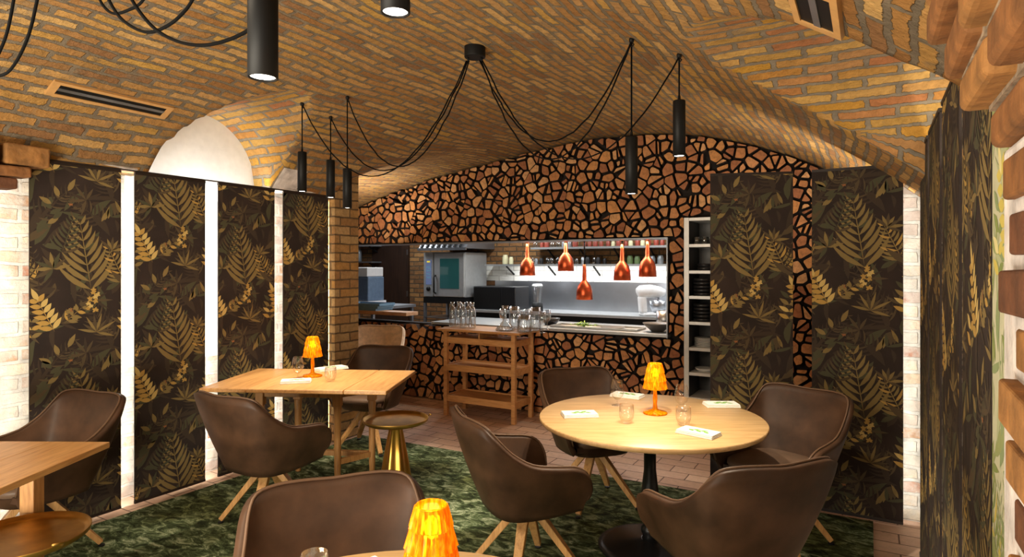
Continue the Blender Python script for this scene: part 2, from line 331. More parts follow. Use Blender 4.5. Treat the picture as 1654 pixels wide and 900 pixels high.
def vault():
    me = bpy.data.meshes.new('ceiling'); vs = []; idx = {}; fs = []; uvs = []; mi = []
    st = .04; i0, i1 = int(-6.8 / st), int(.5 / st) + 1; j0, j1 = int(-1.4 / st), int(6.10 / st) + 1
    def V(i, j):
        if (i, j) not in idx: v, u = i * st, j * st; idx[i, j] = len(vs); vs.append((v, u, zceil(v, u)))
        return idx[i, j]
    R = 3.85
    for i in range(i0, i1):
        for j in range(j0, j1):
            vc, uc = (i + .5) * st, (j + .5) * st
            if uc < 4.1 and vc < -4.5: continue
            fs.append((V(i, j), V(i + 1, j), V(i + 1, j + 1), V(i, j + 1))[::-1])
            zl, zr, zx, zm = z_left(vc, uc), z_right(vc, uc), z_cross(vc, uc), (z_main(vc) if vc > -4.6 else -9)
            q = 0
            if max(zl, zr) > zm: q = 1
            if (vc < -4.08 and 3.40 < uc < 3.64) or (q == 1 and vc > .40): mi.append(2)
            else: mi.append(q)
            for a, b in ((i, j + 1), (i + 1, j + 1), (i + 1, j), (i, j)):
                v, u = a * st, b * st
                if q == 0: uvs.append((u, R * math.asin(max(-1, min(1, (v + 2.2) / R)))))
                elif zl > zr: uvs.append((v, .55 * math.asin(max(-1, min(1, (u - 2.9) / .5)))))
                else: uvs.append((v, .82 * math.asin(max(-1, min(1, (u - 2.9) / .82)))))
    me.from_pydata(vs, [], fs); me.materials.append(M['vault']); me.materials.append(M['vault_side']); me.materials.append(M['lime'])
    me.polygons.foreach_set('material_index', mi); me.polygons.foreach_set('use_smooth', [True] * len(fs))
    ul = me.uv_layers.new(name='UVMap'); ul.data.foreach_set('uv', [c for p in uvs for c in p]); me.update()
    o = bpy.data.objects.new('ceiling', me); COL.objects.link(o); struct(o)
vault()

def wallbox(name, a, b, m):
    return struct(MB().bx(a, b).build(name, m))
fl = MB().bx((-9.6, -1.6, -.08), (.9, 9.2, 0)).build('floor', M['floor']); struct(fl)
wallbox('wall_left', (VL - .15, -1.5, 0), (VL, 4.06, 2.95), M['white_yz'])
pl_ = MB().bx((VL - .02, 2.36, .9), (VL + .012, 3.40, 2.9)).build('trim_1', M['plaster']); struct(pl_)
pr = MB().bx((-4.62, 4.06, 0), (-4.20, 4.36, 2.5), 0)
pr.m = [0, 0, 0, 0, 1, 1]; struct(pr.build('wall_pier', [M['pier_xz'], M['pier_yz']]))
wallbox('wall_corridor', (-6.85, 4.1, 0), (-6.75, 6.1, 2.6), M['kbrick'])
wallbox('wall_corridor_front', (-6.75, 4.06, 0), (-4.62, 4.2, 2.6), M['dark_wall'])
wallbox('wall_right', (VR, 1.36, 0), (VR + .15, 6.1, 2.9), M['white_yz'])
# firewood wall carcass, with the serving hatch and the shelf niche left open
V_O0, V_O1, Z_S, Z_L = -6.2, -1.69, .90, 1.88
V_T0, V_T1, Z_T = -1.53, -1.22, 2.06
UW0, UW1 = UB + .10, UB + .24
wb = MB()
wb.bx((-6.75, UW0, 0), (V_O1, UW1, Z_S)).bx((-6.75, UW0, Z_L), (V_O1, UW1, 3.0)).bx((-6.75, UW0, Z_S), (V_O0, UW1, Z_L))
wb.bx((V_O1, UW0, 0), (V_T0, UW1, 3.0)).bx((V_T0, UW0, Z_T), (V_T1, UW1, 3.0)).bx((V_T1, UW0, 0), (VR + .15, UW1, 3.0))
struct(wb.build('wall_back', M['dark_wall']))
sl = MB().bx((V_O0, UB - .02, Z_L - .012), (V_O1, UW1 + .02, Z_L - .001)).bx((V_O1 - .012, UB - .02, Z_S), (V_O1 - .001, UW1 + .02, Z_L - .012)).build('trim_2', M['steel_dull']); struct(sl)

# ---------------- firewood
def clip(poly, n, d):                            # keep n.p <= d
    out = []
    for i in range(len(poly)):
        a, b = poly[i], poly[(i + 1) % len(poly)]; da = n[0] * a[0] + n[1] * a[1] - d; db = n[0] * b[0] + n[1] * b[1] - d
        if da <= 0: out.append(a)
        if (da < 0 < db) or (db < 0 < da): t = da / (da - db); out.append((a[0] + (b[0] - a[0]) * t, a[1] + (b[1] - a[1]) * t))
    return out
def parea(p): return abs(sum(p[i][0] * p[(i + 1) % len(p)][1] - p[(i + 1) % len(p)][0] * p[i][1] for i in range(len(p)))) / 2
rl = random.Random(11)
def voronoi(x0, x1, y0, y1, s):
    pts = []; ny = max(1, round((y1 - y0) / s)); nx = max(1, round((x1 - x0) / s))
    for j in range(ny):
        for i in range(nx):
            pts.append((x0 + (i + .5 + (.25 if j % 2 else -.25) + rl.uniform(-.42, .42)) * (x1 - x0) / nx, y0 + (j + .5 + rl.uniform(-.42, .42)) * (y1 - y0) / ny))
    cells = []
    from collections import defaultdict
    G = defaultdict(list)
    for q in pts: G[int(q[0] // (2 * s)), int(q[1] // (2 * s))].append(q)
    for i, p in enumerate(pts):
        gx, gy = int(p[0] // (2 * s)), int(p[1] // (2 * s)); near = [q for a in (-2, -1, 0, 1, 2) for b in (-2, -1, 0, 1, 2) for q in G[gx + a, gy + b]]
        poly = [(x0, y0), (x1, y0), (x1, y1), (x0, y1)]
        for q in near:
            if q is p or abs(q[0] - p[0]) > 4 * s or abs(q[1] - p[1]) > 4 * s: continue
            n = (q[0] - p[0], q[1] - p[1]); d = (q[0] ** 2 + q[1] ** 2 - p[0] ** 2 - p[1] ** 2) / 2; poly = clip(poly, n, d)
            if len(poly) < 3: break
        if len(poly) >= 3: cells.append(poly)
    return cells
SL = .102
cells = []
HOLES = ((V_O0, V_O1, Z_S - .004, Z_L), (V_T0, V_T1, -.1, Z_T + .008))
for c in voronoi(-6.6, VR, 0.0, 3.0, SL):
    for x0, x1, z0, z1 in HOLES:
        xs, ys = [p[0] for p in c], [p[1] for p in c]
        if max(xs) <= x0 or min(xs) >= x1 or max(ys) <= z0 or min(ys) >= z1: continue
        c = max((clip(c, (1, 0), x0), clip(c, (-1, 0), -x1), clip(c, (0, 1), z0), clip(c, (0, -1), -z1)), key=lambda q: parea(q) if len(q) > 2 else 0)
        if len(c) < 3: break
    if len(c) >= 3: cells.append(c)
split = []
for c in cells:
    if rl.random() < .32:                        # cleft logs: the round is split along a chord
        cx = sum(p[0] for p in c) / len(c); cy = sum(p[1] for p in c) / len(c); a = rl.uniform(0, PI); n = (math.cos(a), math.sin(a)); d = n[0] * cx + n[1] * cy + rl.uniform(-.012, .012)
        split += [clip(c, n, d), clip(c, (-n[0], -n[1]), -d)]
    else: split.append(c)
cells = [c for c in split if len(c) >= 3]
logs = []
for c in cells:
    cx = sum(p[0] for p in c) / len(c); cy = sum(p[1] for p in c) / len(c)
    zt = zceil(cx, UB) - .012
    sl_ = (zceil(cx + .05, UB) - zceil(cx - .05, UB)) / .1
    c = clip(c, (-sl_, 1), zt - sl_ * cx)
    if len(c) < 3 or parea(c) < .0012: continue
    g = rl.uniform(.008, .0155); q = []
    # shrink and chip the corners
    for i in range(len(c)):
        a, b = Vector(c[i - 1]), Vector(c[i]); n = (b - a)
        if n.length < 1e-4: continue
        n = Vector((n.y, -n.x)).normalized(); q.append((n, n.dot(a) - g))
    for n, d in q: c = clip(c, n, d)
    if len(c) < 3 or parea(c) < .0008: continue
    r = []
    for i in range(len(c)):
        a, b, e = Vector(c[i - 1]), Vector(c[i]), Vector(c[(i + 1) % len(c)]); kk = rl.uniform(.002, .012); k = min(kk, .3 * (a - b).length); k2 = min(kk, .3 * (e - b).length)
        r += [b + (a - b).normalized() * k, b + (e - b).normalized() * k2]
    r = [(p.x, p.y) for p in r]
    cx = sum(p[0] for p in c) / len(c); cy = sum(p[1] for p in c) / len(c)
    logs.append((r, cx, cy, UB + rl.uniform(-.012, .03), rl.randrange(6)))
def px_of(v, u, z):
    X = CA * v + SA * u; Y = -SA * v + CA * u; return CX + F * X / Y, CY - F * (z - H) / Y, Y
def log_seen(v, z):
    x, y, Y = px_of(v, UB, z)
    if x > 1278 and x < 1316 and y < 610: return True
    if x > 1142: return y < 272 and x < 1345
    if x < 575: return False
    if x < 652 and y > 500: return False
    if 652 <= x < 722 and y > 500: return y < 640
    if 722 <= x < 865 and y > 520: return 565 < y < 640
    if x > 866 and y > 540: return y < 628 and not (884 < x < 992 and y > 590)
    return True
rank = sorted(logs, key=lambda L: -(parea(L[0]) / px_of(L[1], UB, L[2])[2] ** 2 if log_seen(L[1], L[2]) else 0))
ids = {id(L) for L in rank[:300]}
rest = MB()
def log_into(mb, L, ox, oy, oz, body=0):
    r, cx, cy, u0, k = L; n = len(r); s = .9
    front = [(x - ox, u0 - oy, y - oz) for x, y in r]; tiltx, tilty = rl.uniform(-.12, .12), rl.uniform(-.12, .12)
    front = [(p[0], p[1] + (x - cx) * tiltx + (y - cy) * tilty, p[2]) for p, (x, y) in zip(front, r)]
    back = [(x - ox, UW0 - .003 - oy, y - oz) for x, y in r]
    mb.add(front + back, [tuple(range(n))], k if mb is rest else 0)
    o = len(mb.v) - 2 * n
    for i in range(n): mb.f.append((o + (i + 1) % n, o + i, o + n + i, o + n + (i + 1) % n)); mb.m.append(6 if mb is rest else 1); mb.sm.append(False)
for L in logs:
    if id(L) in ids:
        mb = MB(); log_into(mb, L, L[1], UB, L[2]); o = mb.build('firewood_log', [M['logs'][L[4]], M['bark']], loc=(L[1], UB, L[2]))
        tag(o, 'split firewood log showing its cut end in the log wall around the kitchen hatch', 'log', 'firewood logs stacked in the wall')
    else: log_into(rest, L, 0, 0, 0)
tag(rest.build('firewood_stack', M['logs'] + [M['bark']]), 'remaining small split logs filling the firewood wall around the kitchen hatch', 'firewood', kind='stuff')

# ---------------- right hand pier with its stepped bricks, left hand corbel
rb = random.Random(5)
def brickrow(mb, z, u0, u1, v, dep, h, ln, ms, jit=.012, mi=(0, 1, 2)):
    u = u1
    while u > u0:
        l = ln * rb.uniform(.85, 1.1); a = max(u0, u - l)
        mb.box((v + dep / 2 + rb.uniform(-jit, jit), (u + a) / 2, z + h / 2), (dep, (u - a) * .97, h * rb.uniform(.9, 1.0)), Matrix.Rotation(rb.uniform(-.03, .03), 3, 'X'), mi=rb.choice(mi)); u = a - ms
core = MB().bx((.2, .2, 0), (VR + .15, 1.35, 1.80)); struct(core.build('wall_right_pier', M['lime'], bevel=.01))
pb = MB(); z = .03; k = 0
while z < 1.74:
    brickrow(pb, z, .2, 1.225 + rb.uniform(-.02, .04), .186, .12, .070, .235, .02); z += .088; k += 1
o = pb.build('wall_right_pier_bricks', [M['rough_brick'], M['rough_brick2'], M['rough_brick3']], bevel=.012, seg=3); struct(o)
cb = MB(); prof = [(1.80, .182), (1.865, .145), (1.928, .108), (1.99, .092), (2.054, .080), (2.118, .062), (2.182, .03), (2.25, -.03), (2.31, -.1)]
for k, (z, v) in enumerate(prof): brickrow(cb, z, .2, 1.35 - (.0 if k % 2 else .012), v, .42, .066, .255, .012, .008)
struct(cb.build('wall_right_corbel', [M['rough_brick'], M['rough_brick3'], M['rough_brick']], bevel=.013, seg=3))
mc = MB()
for k, (z, v) in enumerate(prof): mc.bx((v + .03, .2, z - .004), (VR + .1, 1.31, z + .072))
struct(mc.build('wall_right_corbel_mortar', M['mortar']))
lc = MB()
for z, u1, h in ((2.025, 1.61, .064), (2.092, 1.675, .066), (2.162, 1.765, .12)): brickrow(lc, z, .9, u1, -4.218, .125, h, .23, .014, .004)
struct(lc.build('wall_left_corbel', [M['rough_brick'], M['rough_brick2'], M['rough_brick3']], bevel=.012, seg=3))
struct(MB().bx((VL, .9, 2.04), (-4.225, 1.6, 2.35)).build('wall_left_corbel_core', M['mortar']))
# lime mortar edge where the vault meets the left wall
ed = MB(); P = []
for k in range(60):
    u = -.5 + k * (4.5 / 59)
    P.append([(-4.222 + .012 * math.sin(u * 9), u, 2.243 + .006 * math.sin(u * 13)), (-4.225, u, 2.262 + .006 * math.sin(u * 7)), (VL, u, 2.24), (VL, u, 2.23)])
seg1 = [p for p in P if p[0][1] < 2.36]; seg2 = [p for p in P if p[0][1] > 3.42]
for s_ in (seg1, seg2): ed.grid(s_, wrap=True, smooth=False)
struct(ed.build('trim_3', M['lime']))

wallbox('wall_right_return', (.165, 4.62, 0), (VR, 4.75, 2.5), M['white_xz'])
# ---------------- rug
P_ = [(-4.13, -1.2), (.02, -1.2), (.02, 4.46), (-4.13, 4.34)]
rg = MB().prism(P_, .001, .012); tag(rg.build('area_rug', M['rug'], bevel=.004), 'large dark green moss patterned carpet under the dining tables', 'rug')
# ================================================================== HANGING LEAF PRINT PANELS
PC = [plain('print_ground', srgb(44, 33, 28), .9, var=.3, scale=6), plain('print_shade', srgb(62, 50, 38), .9), plain('print_dark_olive', srgb(84, 70, 48), .9), plain('print_olive', srgb(132, 112, 66), .9),
      plain('print_gold', srgb(182, 146, 74), .9), plain('print_pale', srgb(204, 176, 106), .9), plain('print_green', srgb(74, 72, 50), .9), plain('print_rust', srgb(150, 98, 58), .9)]
PC_LIT = [plain('lit_print_' + n_, srgb(*c_), .9) for n_, c_ in (('ground', (196, 196, 164)), ('shade', (176, 182, 140)), ('olive', (150, 160, 104)), ('green', (132, 146, 84)), ('gold', (206, 190, 96)), ('cream', (222, 212, 150)), ('sage', (140, 156, 110)), ('tan', (180, 160, 104)))]  # lighter copy of the print colours, light on the panel painted in
TW, TH = .54, .955
def lens(p, a, l, w, bend=0.0, n=5):
    out = []; c, s = math.cos(a), math.sin(a)
    for k in range(n + 1): t = k / n; out.append((t * l, w / 2 * math.sin(PI * t ** .8) + bend * math.sin(PI * t) * l))
    for k in range(n - 1, 0, -1): t = k / n; out.append((t * l, -w / 2 * math.sin(PI * t ** .8) + bend * math.sin(PI * t) * l))
    return [(p[0] + x * c - y * s, p[1] + x * s + y * c) for x, y in out]
def motif():
    r = random.Random(3); S = []
    def L(p, a, l, w, c, b=0): S.append((lens(p, a, l, w, b), c))
    def stem(p, a, l, c, w=.004): L(p, a, l, w, c)
    def fern(x, y, a, l, c1, c2, n=13, wd=.16, lw=.017, an=.92, bd=.08):
        stem((x, y), a, l, c1, .006)
        for k in range(n):
            t = k / n; p = (x + math.cos(a) * l * t, y + math.sin(a) * l * t); pl = wd * (1 - .85 * t) + .012
            for sg in (-1, 1):
                b = a + sg * (an - .2 * t); L(p, b, pl, lw * (1 - .5 * t), c1 if (k + (sg > 0)) % 3 else c2, sg * bd)
    def pinnate(x, y, a, l, cs, n=6, ll=.075, lw=.026, bend=0):
        stem((x, y), a, l, cs[0])
        for k in range(n):
            t = (k + .6) / n; p = (x + math.cos(a) * l * t, y + math.sin(a) * l * t)
            for sg in (-1, 1): L(p, a + sg * 1.0, ll * (1 - .35 * t), lw, cs[r.randrange(len(cs))])
        L((x + math.cos(a) * l * .95, y + math.sin(a) * l * .95), a, ll, lw, cs[-1])
    def star(x, y, n, l, c, a0=0, sp=2 * PI, w=.02):
        for k in range(n): L((x, y), a0 + sp * (k + .5) / n - sp / 2, l * r.uniform(.75, 1.05), w, c[k % len(c)])
    def flower(x, y, s, c):
        for k in range(5): L((x, y), k * 2 * PI / 5 + r.random(), s, s * .6, c)
    # soft darker undergrowth
    for k in range(46): L((r.uniform(0, TW), r.uniform(0, TH)), r.uniform(0, 6.28), r.uniform(.08, .2), r.uniform(.02, .05), r.choice((1, 1, 2, 1, 6)), r.uniform(-.12, .12))
    for k in range(5): fern(r.uniform(0, TW), r.uniform(0, TH), r.uniform(.6, 2.6), r.uniform(.2, .34), 1, 2, 10, .10, .013)
    for k in range(4): star(r.uniform(0, TW), r.uniform(0, TH), 8, .11, (1, 2), r.uniform(0, 6), 4.5, .018)
    # the repeating motif read from the cloth (y up from the foot of one repeat)
    fern(.30, .37, 1.72, .46, 3, 3, 9, .235, .033, .74, .07)              # the big v shaped fern
    fern(.50, .42, 2.0, .26, 3, 4, 9, .11, .021)
    star(.09, .50, 9, .12, (3, 2, 6), 2.2, 4.4, .024)           # palm left of it
    pinnate(.10, .12, 2.0, .22, (4, 4, 3, 5), 6, .085, .030)    # golden compound leaf
    pinnate(.15, .17, .75, .15, (3, 4, 2), 4, .065, .022)
    for k in range(10): flower(.31 + r.uniform(-.035, .035), .24 + .0 + k * .014, r.uniform(.014, .022), r.choice((5, 4, 5)))
    for k in range(8): flower(.20 + r.uniform(-.04, .04), .22 + r.uniform(-.04, .04), .016, r.choice((2, 7, 3)))
    star(.33, .10, 9, .13, (3, 2), 1.3, 3.6, .017)
    for k in range(4): L((.52, .10 + k * .045), 2.7 - .1 * k, .075, .028, (4, 5, 3, 6)[k]); L((.52, .10 + k * .045), .4, .06, .026, (3, 4, 3, 2)[k])
    for k in range(6): L((.06 + .03 * r.random(), .74 + .03 * k), r.choice((.5, 2.6)) + r.uniform(-.3, .3), .075, .03, r.choice((6, 2, 3)))
    L((.17, .02), 1.1, .09, .03, 3); L((.12, -.02), 1.9, .07, .03, 3)
    for k in range(7): L((.36 + .02 * k, .80 + .01 * k), r.uniform(1, 2.4), .09, .022, r.choice((2, 3, 6)))
    for k in range(6): flower(.22 + r.uniform(-.05, .05), .90 + r.uniform(-.04, .04), .014, r.choice((7, 2)))
    fern(.14, .60, 1.3, .26, 6, 2, 9, .10, .018)
    star(.42, .62, 7, .10, (2, 3), 1.0, 3.2, .02)
    return S
MOTIF = motif()
def panel_cloth(w, h, ox, oy, parent, pc=None):
    mb = MB().bx((0, -.004, 0), (w, .004, h), 0); z = 0
    for side in (-1,):
        i = 0
        for tx in range(-1, 3):
            for ty in range(-1, 4):
                for poly, c in MOTIF:
                    q = [(x + tx * TW + ox, y + ty * TH + oy) for x, y in poly]
                    if max(p[0] for p in q) < 0 or min(p[0] for p in q) > w or max(p[1] for p in q) < 0 or min(p[1] for p in q) > h: continue
                    for n, d in (((-1, 0), -.001), ((1, 0), w - .001), ((0, -1), -.001), ((0, 1), h - .001)):
                        q = clip(q, n, d)
                        if len(q) < 3: break
                    if len(q) < 3: continue
                    i += 1; e = -.0045 - 4e-7 * i
                    mb.add([(x, e, y) for x, y in q], [tuple(range(len(q)))], c)
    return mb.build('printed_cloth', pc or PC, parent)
def panel(p0, p1, ox, oy, label, z0=.028, z1=2.215, group='leaf print hanging panels', pc=None):
    w = math.hypot(p1[0] - p0[0], p1[1] - p0[1]); a = math.atan2(p1[1] - p0[1], p1[0] - p0[0])
    t = thing('hanging_panel', label, 'panel', (p0[0], p0[1], z0), a, group)
    panel_cloth(w, z1 - z0, ox, oy, t, pc)
    MB().bx((0, -.008, -.012), (w, .008, .006)).build('bottom_bar', M['rail'], t)
    MB().bx((0, -.009, z1 - z0 - .004), (w, .009, z1 - z0 + .012)).build('top_bar', M['rail'], t)
    return t
LP = [(47, 195), (217, 331), (352, 443), (457, 530)]
lab = ['leaf print hanging panel at far left, behind the left armchair', 'leaf print hanging panel second from the left wall end, bare wall gaps on both sides',
       'leaf print hanging panel third along the left wall, above the drop leaf table edge', 'leaf print hanging panel beside the brick pier on the left wall']
offs = [(.03, .10), (.02, .52), (-.06, .10), (-.02, .50)]
def pxv(px, v):
    r = (px - CX) / F; Y = v / (CA * r - SA); return SA * r * Y + CA * Y
VP = -4.24
for (a, b), l, of in zip(LP, lab, offs):
    panel((VP, pxv(a, VP)), (VP, pxv(b, VP)), of[0], of[1], l)
rl_ = MB().bx((VP - .012, 1.72, 2.228), (VP + .012, 4.03, 2.238)); tag(rl_.build('curtain_rail', M['rail']), 'thin dark rail the left wall leaf panels hang from', 'rail')
A0, A1 = cw(1.345, 4.20), cw(1.86, 4.10); B1 = cw(2.395, 3.79); B0 = (B1[0] - .505, B1[1])
panel(A0, A1, -.02, .17, 'leaf print hanging panel directly right of the steel shelf tower', z1=2.215)
panel(B0, B1, .0, .24, 'leaf print hanging panel right of the strip of firewood, by the right corner', z1=2.215)
names = ['edge-on leaf print panel on the right wall, farthest from the brick pier', 'edge-on leaf print panel on the right wall, second from the far corner', 'edge-on leaf print panel on the right wall, third from the far corner', 'nearest dark edge-on leaf print panel on the right wall', 'leaf print panel with light painted into its colours, right against the toothed brick pier']
for (u0, u1), l, of in zip([(3.56, 4.06), (2.97, 3.47), (2.36, 2.87), (1.77, 2.28), (1.36, 1.757)], names, [(.1, .2), (.0, .4), (.03, .1), (.2, .3), (.1, .5)]):
    panel((.245, u1), (.245, u0), of[0], of[1], l, group='leaf print panels along the right wall', pc=PC_LIT if u0 < 1.5 else None)
# ================================================================== ARMCHAIRS
def crom(pts, n):
    out = []; K = len(pts)
    for s in range(n + 1):
        t = s / n * (K - 1); i = min(int(t), K - 2); f = t - i
        p = [Vector(pts[max(0, min(K - 1, i + d))]) for d in (-1, 0, 1, 2)]
        out.append(.5 * ((2 * p[1]) + (p[2] - p[0]) * f + (2 * p[0] - 5 * p[1] + 4 * p[2] - p[3]) * f * f + (3 * p[1] - p[0] - 3 * p[2] + p[3]) * f ** 3))
    return out
RIM = [(0, -.345, .845), (.10, -.34, .85), (.19, -.325, .85), (.25, -.30, .835), (.272, -.262, .79), (.282, -.19, .715), (.292, -.09, .655), (.298, .03, .635), (.296, .13, .622), (.288, .195, .585), (.27, .225, .52), (.25, .225, .455)]
BOT = [(0, -.185, .375), (.07, -.183, .375), (.13, -.172, .375), (.175, -.145, .375), (.195, -.11, .375), (.202, -.06, .375), (.205, 0, .378), (.205, .06, .382), (.205, .12, .387), (.205, .16, .392), (.21, .19, .398), (.215, .205, .405)]
def mirror(L): return [(-x, y, z) for x, y, z in L[:0:-1]] + L
def chair_proto(label, lea, seatm, pip):
    t = thing('armchair', label, 'chair')
    top = crom(mirror(RIM), 66); bot = crom(mirror(BOT), 66); G = []
    R = 12
    for j in range(R + 1):
        q = j / R; row = []
        for a, b in zip(bot, top):
            h = 1 - (1 - q) ** 1.5; h = .55 * h + .45 * q
            row.append((b.x * h + a.x * (1 - h), b.y * h + a.y * (1 - h), a.z + (b.z - a.z) * q))
        G.append(row)
    mb = MB(); mb.grid(G); mb.f = [f[::-1] for f in mb.f]
    # underside
    ring = [tuple(p) for p in bot]; mb.add(ring, [tuple(range(len(ring)))[::-1]], 0, False)
    sh = mb.build('shell', lea, t, solid=.032, soff=-1)
    rim = G[-1]; ins = [(p[0] * .965, p[1] * .965 if p[1] < 0 else p[1], p[2] + .002) for p in rim]
    MB().tube([(p[0], p[1], p[2] + .001) for p in rim], .0055, 6).build('rim_piping', pip, sh)
    for s in (-1, 1):
        k = 33 + s * 9; pts = [Vector(G[j][k]) + Vector((s * .002, -.003, 0)) for j in range(1, R + 1)]
        MB().tube(pts, .004, 5).build('back_seam', lea, sh)
    # seat cushion, a rounded slab
    def sup(rx, y0, y1, z, n=36, e=3.2):
        o = []
        for k in range(n):
            c, s_ = math.cos(2 * PI * k / n), math.sin(2 * PI * k / n)
            o.append((rx * math.copysign(abs(c) ** (2 / e), c), (y0 + y1) / 2 + (y1 - y0) / 2 * math.copysign(abs(s_) ** (2 / e), s_), z))
        return o
    base = MB(); rows = [sup(.15, -.15, .14, .352), sup(.20, -.18, .20, .362), sup(.222, -.2, .232, .395), sup(.228, -.205, .245, .43)]
    base.grid(rows, wrap=True); base.add(rows[0], [tuple(range(36))[::-1]]); base.add(rows[-1], [tuple(range(36))]); base.build('seat_base', lea, t)
    cu = MB(); rows = [sup(.222, -.21, .24, .43), sup(.232, -.215, .252, .448), sup(.230, -.212, .25, .468), sup(.205, -.19, .225, .480), sup(.12, -.1, .13, .486)]
    cu.grid(rows, wrap=True); cu.add(rows[0], [tuple(range(36))[::-1]]); cu.add(rows[-1], [tuple(range(36))]); cu.build('seat_cushion', seatm, t)
    MB().lathe([(.028, .325), (.028, .353)], 16).lathe([(.10, .335), (.10, .353)], 20).build('swivel_hub', M['black'], t)
    lg = MB().bar((.035, 0, .352), (.30, 0, .021), .058, .040, up=(0, 0, 1), w2=.034, t2=.028)
    for k in range(4):
        o = lg.build('leg', M['oak'], t, bevel=.004, rotz=PI / 4 + k * PI / 2) if k == 0 else copy_leg(leg0, t, PI / 4 + k * PI / 2)
        if k == 0: leg0 = o; MB().lathe([(.017, .0), (.017, .008)], 10, c=(.302, 0, 0)).build('foot_glide', M['black'], o)
    return t
def copy_leg(o, t, rz):
    c = copy_tree(o, t); c.rotation_euler.z = rz; return c
CH = [  # X, Y, facing (camera frame), leg turn, label
    ((-1.50, 3.83), (.50, .866), -15, 'brown leather armchair seen from behind, in front of the drop leaf table'),
    ((-2.57, 3.33), (-.38, -.92), 15, 'brown leather armchair at far left behind the corner of the left table'),
    ((-1.25, 5.42), (-.24, -.97), 0, 'brown leather armchair on the far side of the drop leaf table, before the beige one'),
    ((.075, 3.20), (.93, .36), 10, 'brown leather armchair side-on, left of the round table'),
    ((.55, 4.17), (.32, -.95), 0, 'brown leather armchair behind the round table, before the firewood wall'),
    ((1.52, 3.55), (-.80, -.60), 5, 'brown leather armchair right of the round table, before the leaf print panels'),
    ((.91, 2.63), (-.30, .954), 0, 'brown leather armchair seen from behind at lower right, nearest the round table'),
    ((-.50, 1.85), (.36, -.93), 10, 'brown leather armchair at bottom centre behind the nearest amber lamp'),
]
proto = chair_proto(CH[0][3], M['leather'], M['leather_seat'], M['piping'])
def put_chair(o, c, f, lt, label, group='swivel armchairs at the dining tables'):
    x, y = cw(*c); o.location = (x, y, .0125); o.rotation_euler.z = cdir(*f) - PI / 2; tag(o, label, 'chair', group)
    for ch in o.children:
        if ch.name.startswith('leg'): ch.rotation_euler.z += math.radians(lt)
chairs = [proto] + [copy_tree(proto) for _ in CH[1:]]
for o, (c, f, lt, l) in zip(chairs, CH): put_chair(o, c, f, lt, l)
bg = chair_proto('', M['beige'], M['beige'], M['beige'])
put_chair(bg, (-1.59, 7.05), (-.05, -1), 0, 'beige armchair at the back, against the firewood wall under the board'); bg.location.z = 0; bg.scale = (1.05, 1.05, 1.05)

# ================================================================== TABLES
def rot_at(X, Y, fx, fy): return cw(X, Y), cdir(fx, fy)
# drop leaf table
(x, y), a = rot_at(-1.405, 4.43, .997, -.08)
dl = thing('drop_leaf_table', 'oak drop leaf table set with an amber lamp before the left wall panels', 'table', (x, y, .0125), a)
TT = .7825
MB().bx((-.31, -.40, TT - .026), (.345, .40, TT)).build('tabletop', M['top_oak'], dl, bevel=.006)
MB().bx((-.63, -.40, TT - .026), (-.3115, .40, TT)).build('drop_leaf', M['top_oak'], dl, bevel=.006)
MB().bx((.3465, -.40, TT - .026), (.63, .40, TT)).build('drop_leaf', M['top_oak'], dl, bevel=.006)
lx0, lx1, ly0, ly1, sk = -.47, .115, .125, .345, .19
for px_, py_ in ((lx0, ly0), (lx1, ly0), (lx1 + sk, ly1), (lx0 + sk, ly1)):
    m_ = MB().bx((px_ - .03, py_ - .03, .56), (px_ + .03, py_ + .03, TT - .027)); m_.lathe([(.020, .0), (.025, .10), (.026, .48), (.03, .56)], 12, c=(px_, py_, 0)); m_.build('leg', M['table_leg'], dl, bevel=.004)
zm = (.62 + TT - .027) / 2; za = TT - .027 - .62
ap = MB().bx((lx0 + sk, ly1 - .012, .62), (lx1 + sk, ly1 + .012, TT - .027)).bar((lx0, ly0, zm), (lx0 + sk, ly1, zm), .024, za).bar((lx1, ly0, zm), (lx1 + sk, ly1, zm), .024, za).bx((lx1 - .13, ly0 - .012, .62), (lx1, ly0 + .012, TT - .027))
ap.build('apron', M['table_leg'], dl)
dr = MB().bx((lx0 + .035, ly0 - .02, .623), (lx1 - .135, ly0 + .01, TT - .032)).build('drawer', M['table_leg'], dl, bevel=.003)
MB().lathe([(.009, 0), (.013, .012), (.009, .02), (.001, .022)], 12).build('knob', M['rail'], dr, loc=(lx0 + .25, ly0 - .02, .69)).rotation_euler.x = PI / 2
MB().bar((lx1, ly0, .15), (lx1 + sk, ly1, .15), .03, .04).build('stretcher', M['table_leg'], dl); MB().bar((lx0, ly0, .15), (lx0 + sk, ly1, .15), .03, .04).build('stretcher', M['table_leg'], dl)
MB().bar((lx0 + sk, ly1, .15), (lx1 + sk, ly1, .15), .03, .04).build('stretcher', M['table_leg'], dl)
# round tables
def round_table(X, Y, label):
    (x, y), a = rot_at(X, Y, 1, 0); t = thing('round_table', label, 'table', (x, y, .0125), a, 'round pedestal tables')
    R = .625; MB().lathe([(R - .03, .705), (R - .008, .709), (R, .722), (R, .73), (R - .005, .7375), (0, .7375)], 72).build('tabletop', M['round_oak'], t)
    MB().lathe([(.055, .70), (.06, .69), (.03, .66), (.032, .60), (.046, .59), (.046, .575), (.034, .565), (.034, .44), (.05, .30), (.058, .22), (.05, .16), (.032, .13), (.05, .11), (.05, .09), (.04, .07), (.05, .03)][::-1], 24).build('pedestal', M['iron'], t)
    MB().lathe([(.29, 0), (.29, .012), (.25, .022), (.06, .045), (.05, .05)], 40).build('base_plate', M['iron'], t)
    MB().box((0, 0, .698), (.6, .06, .014)).box((0, 0, .698), (.06, .6, .014)).build('top_bracket', M['iron'], t)
    return t
round_table(.78, 3.5, 'round pale oak table on a black cast iron pedestal, four armchairs around it')
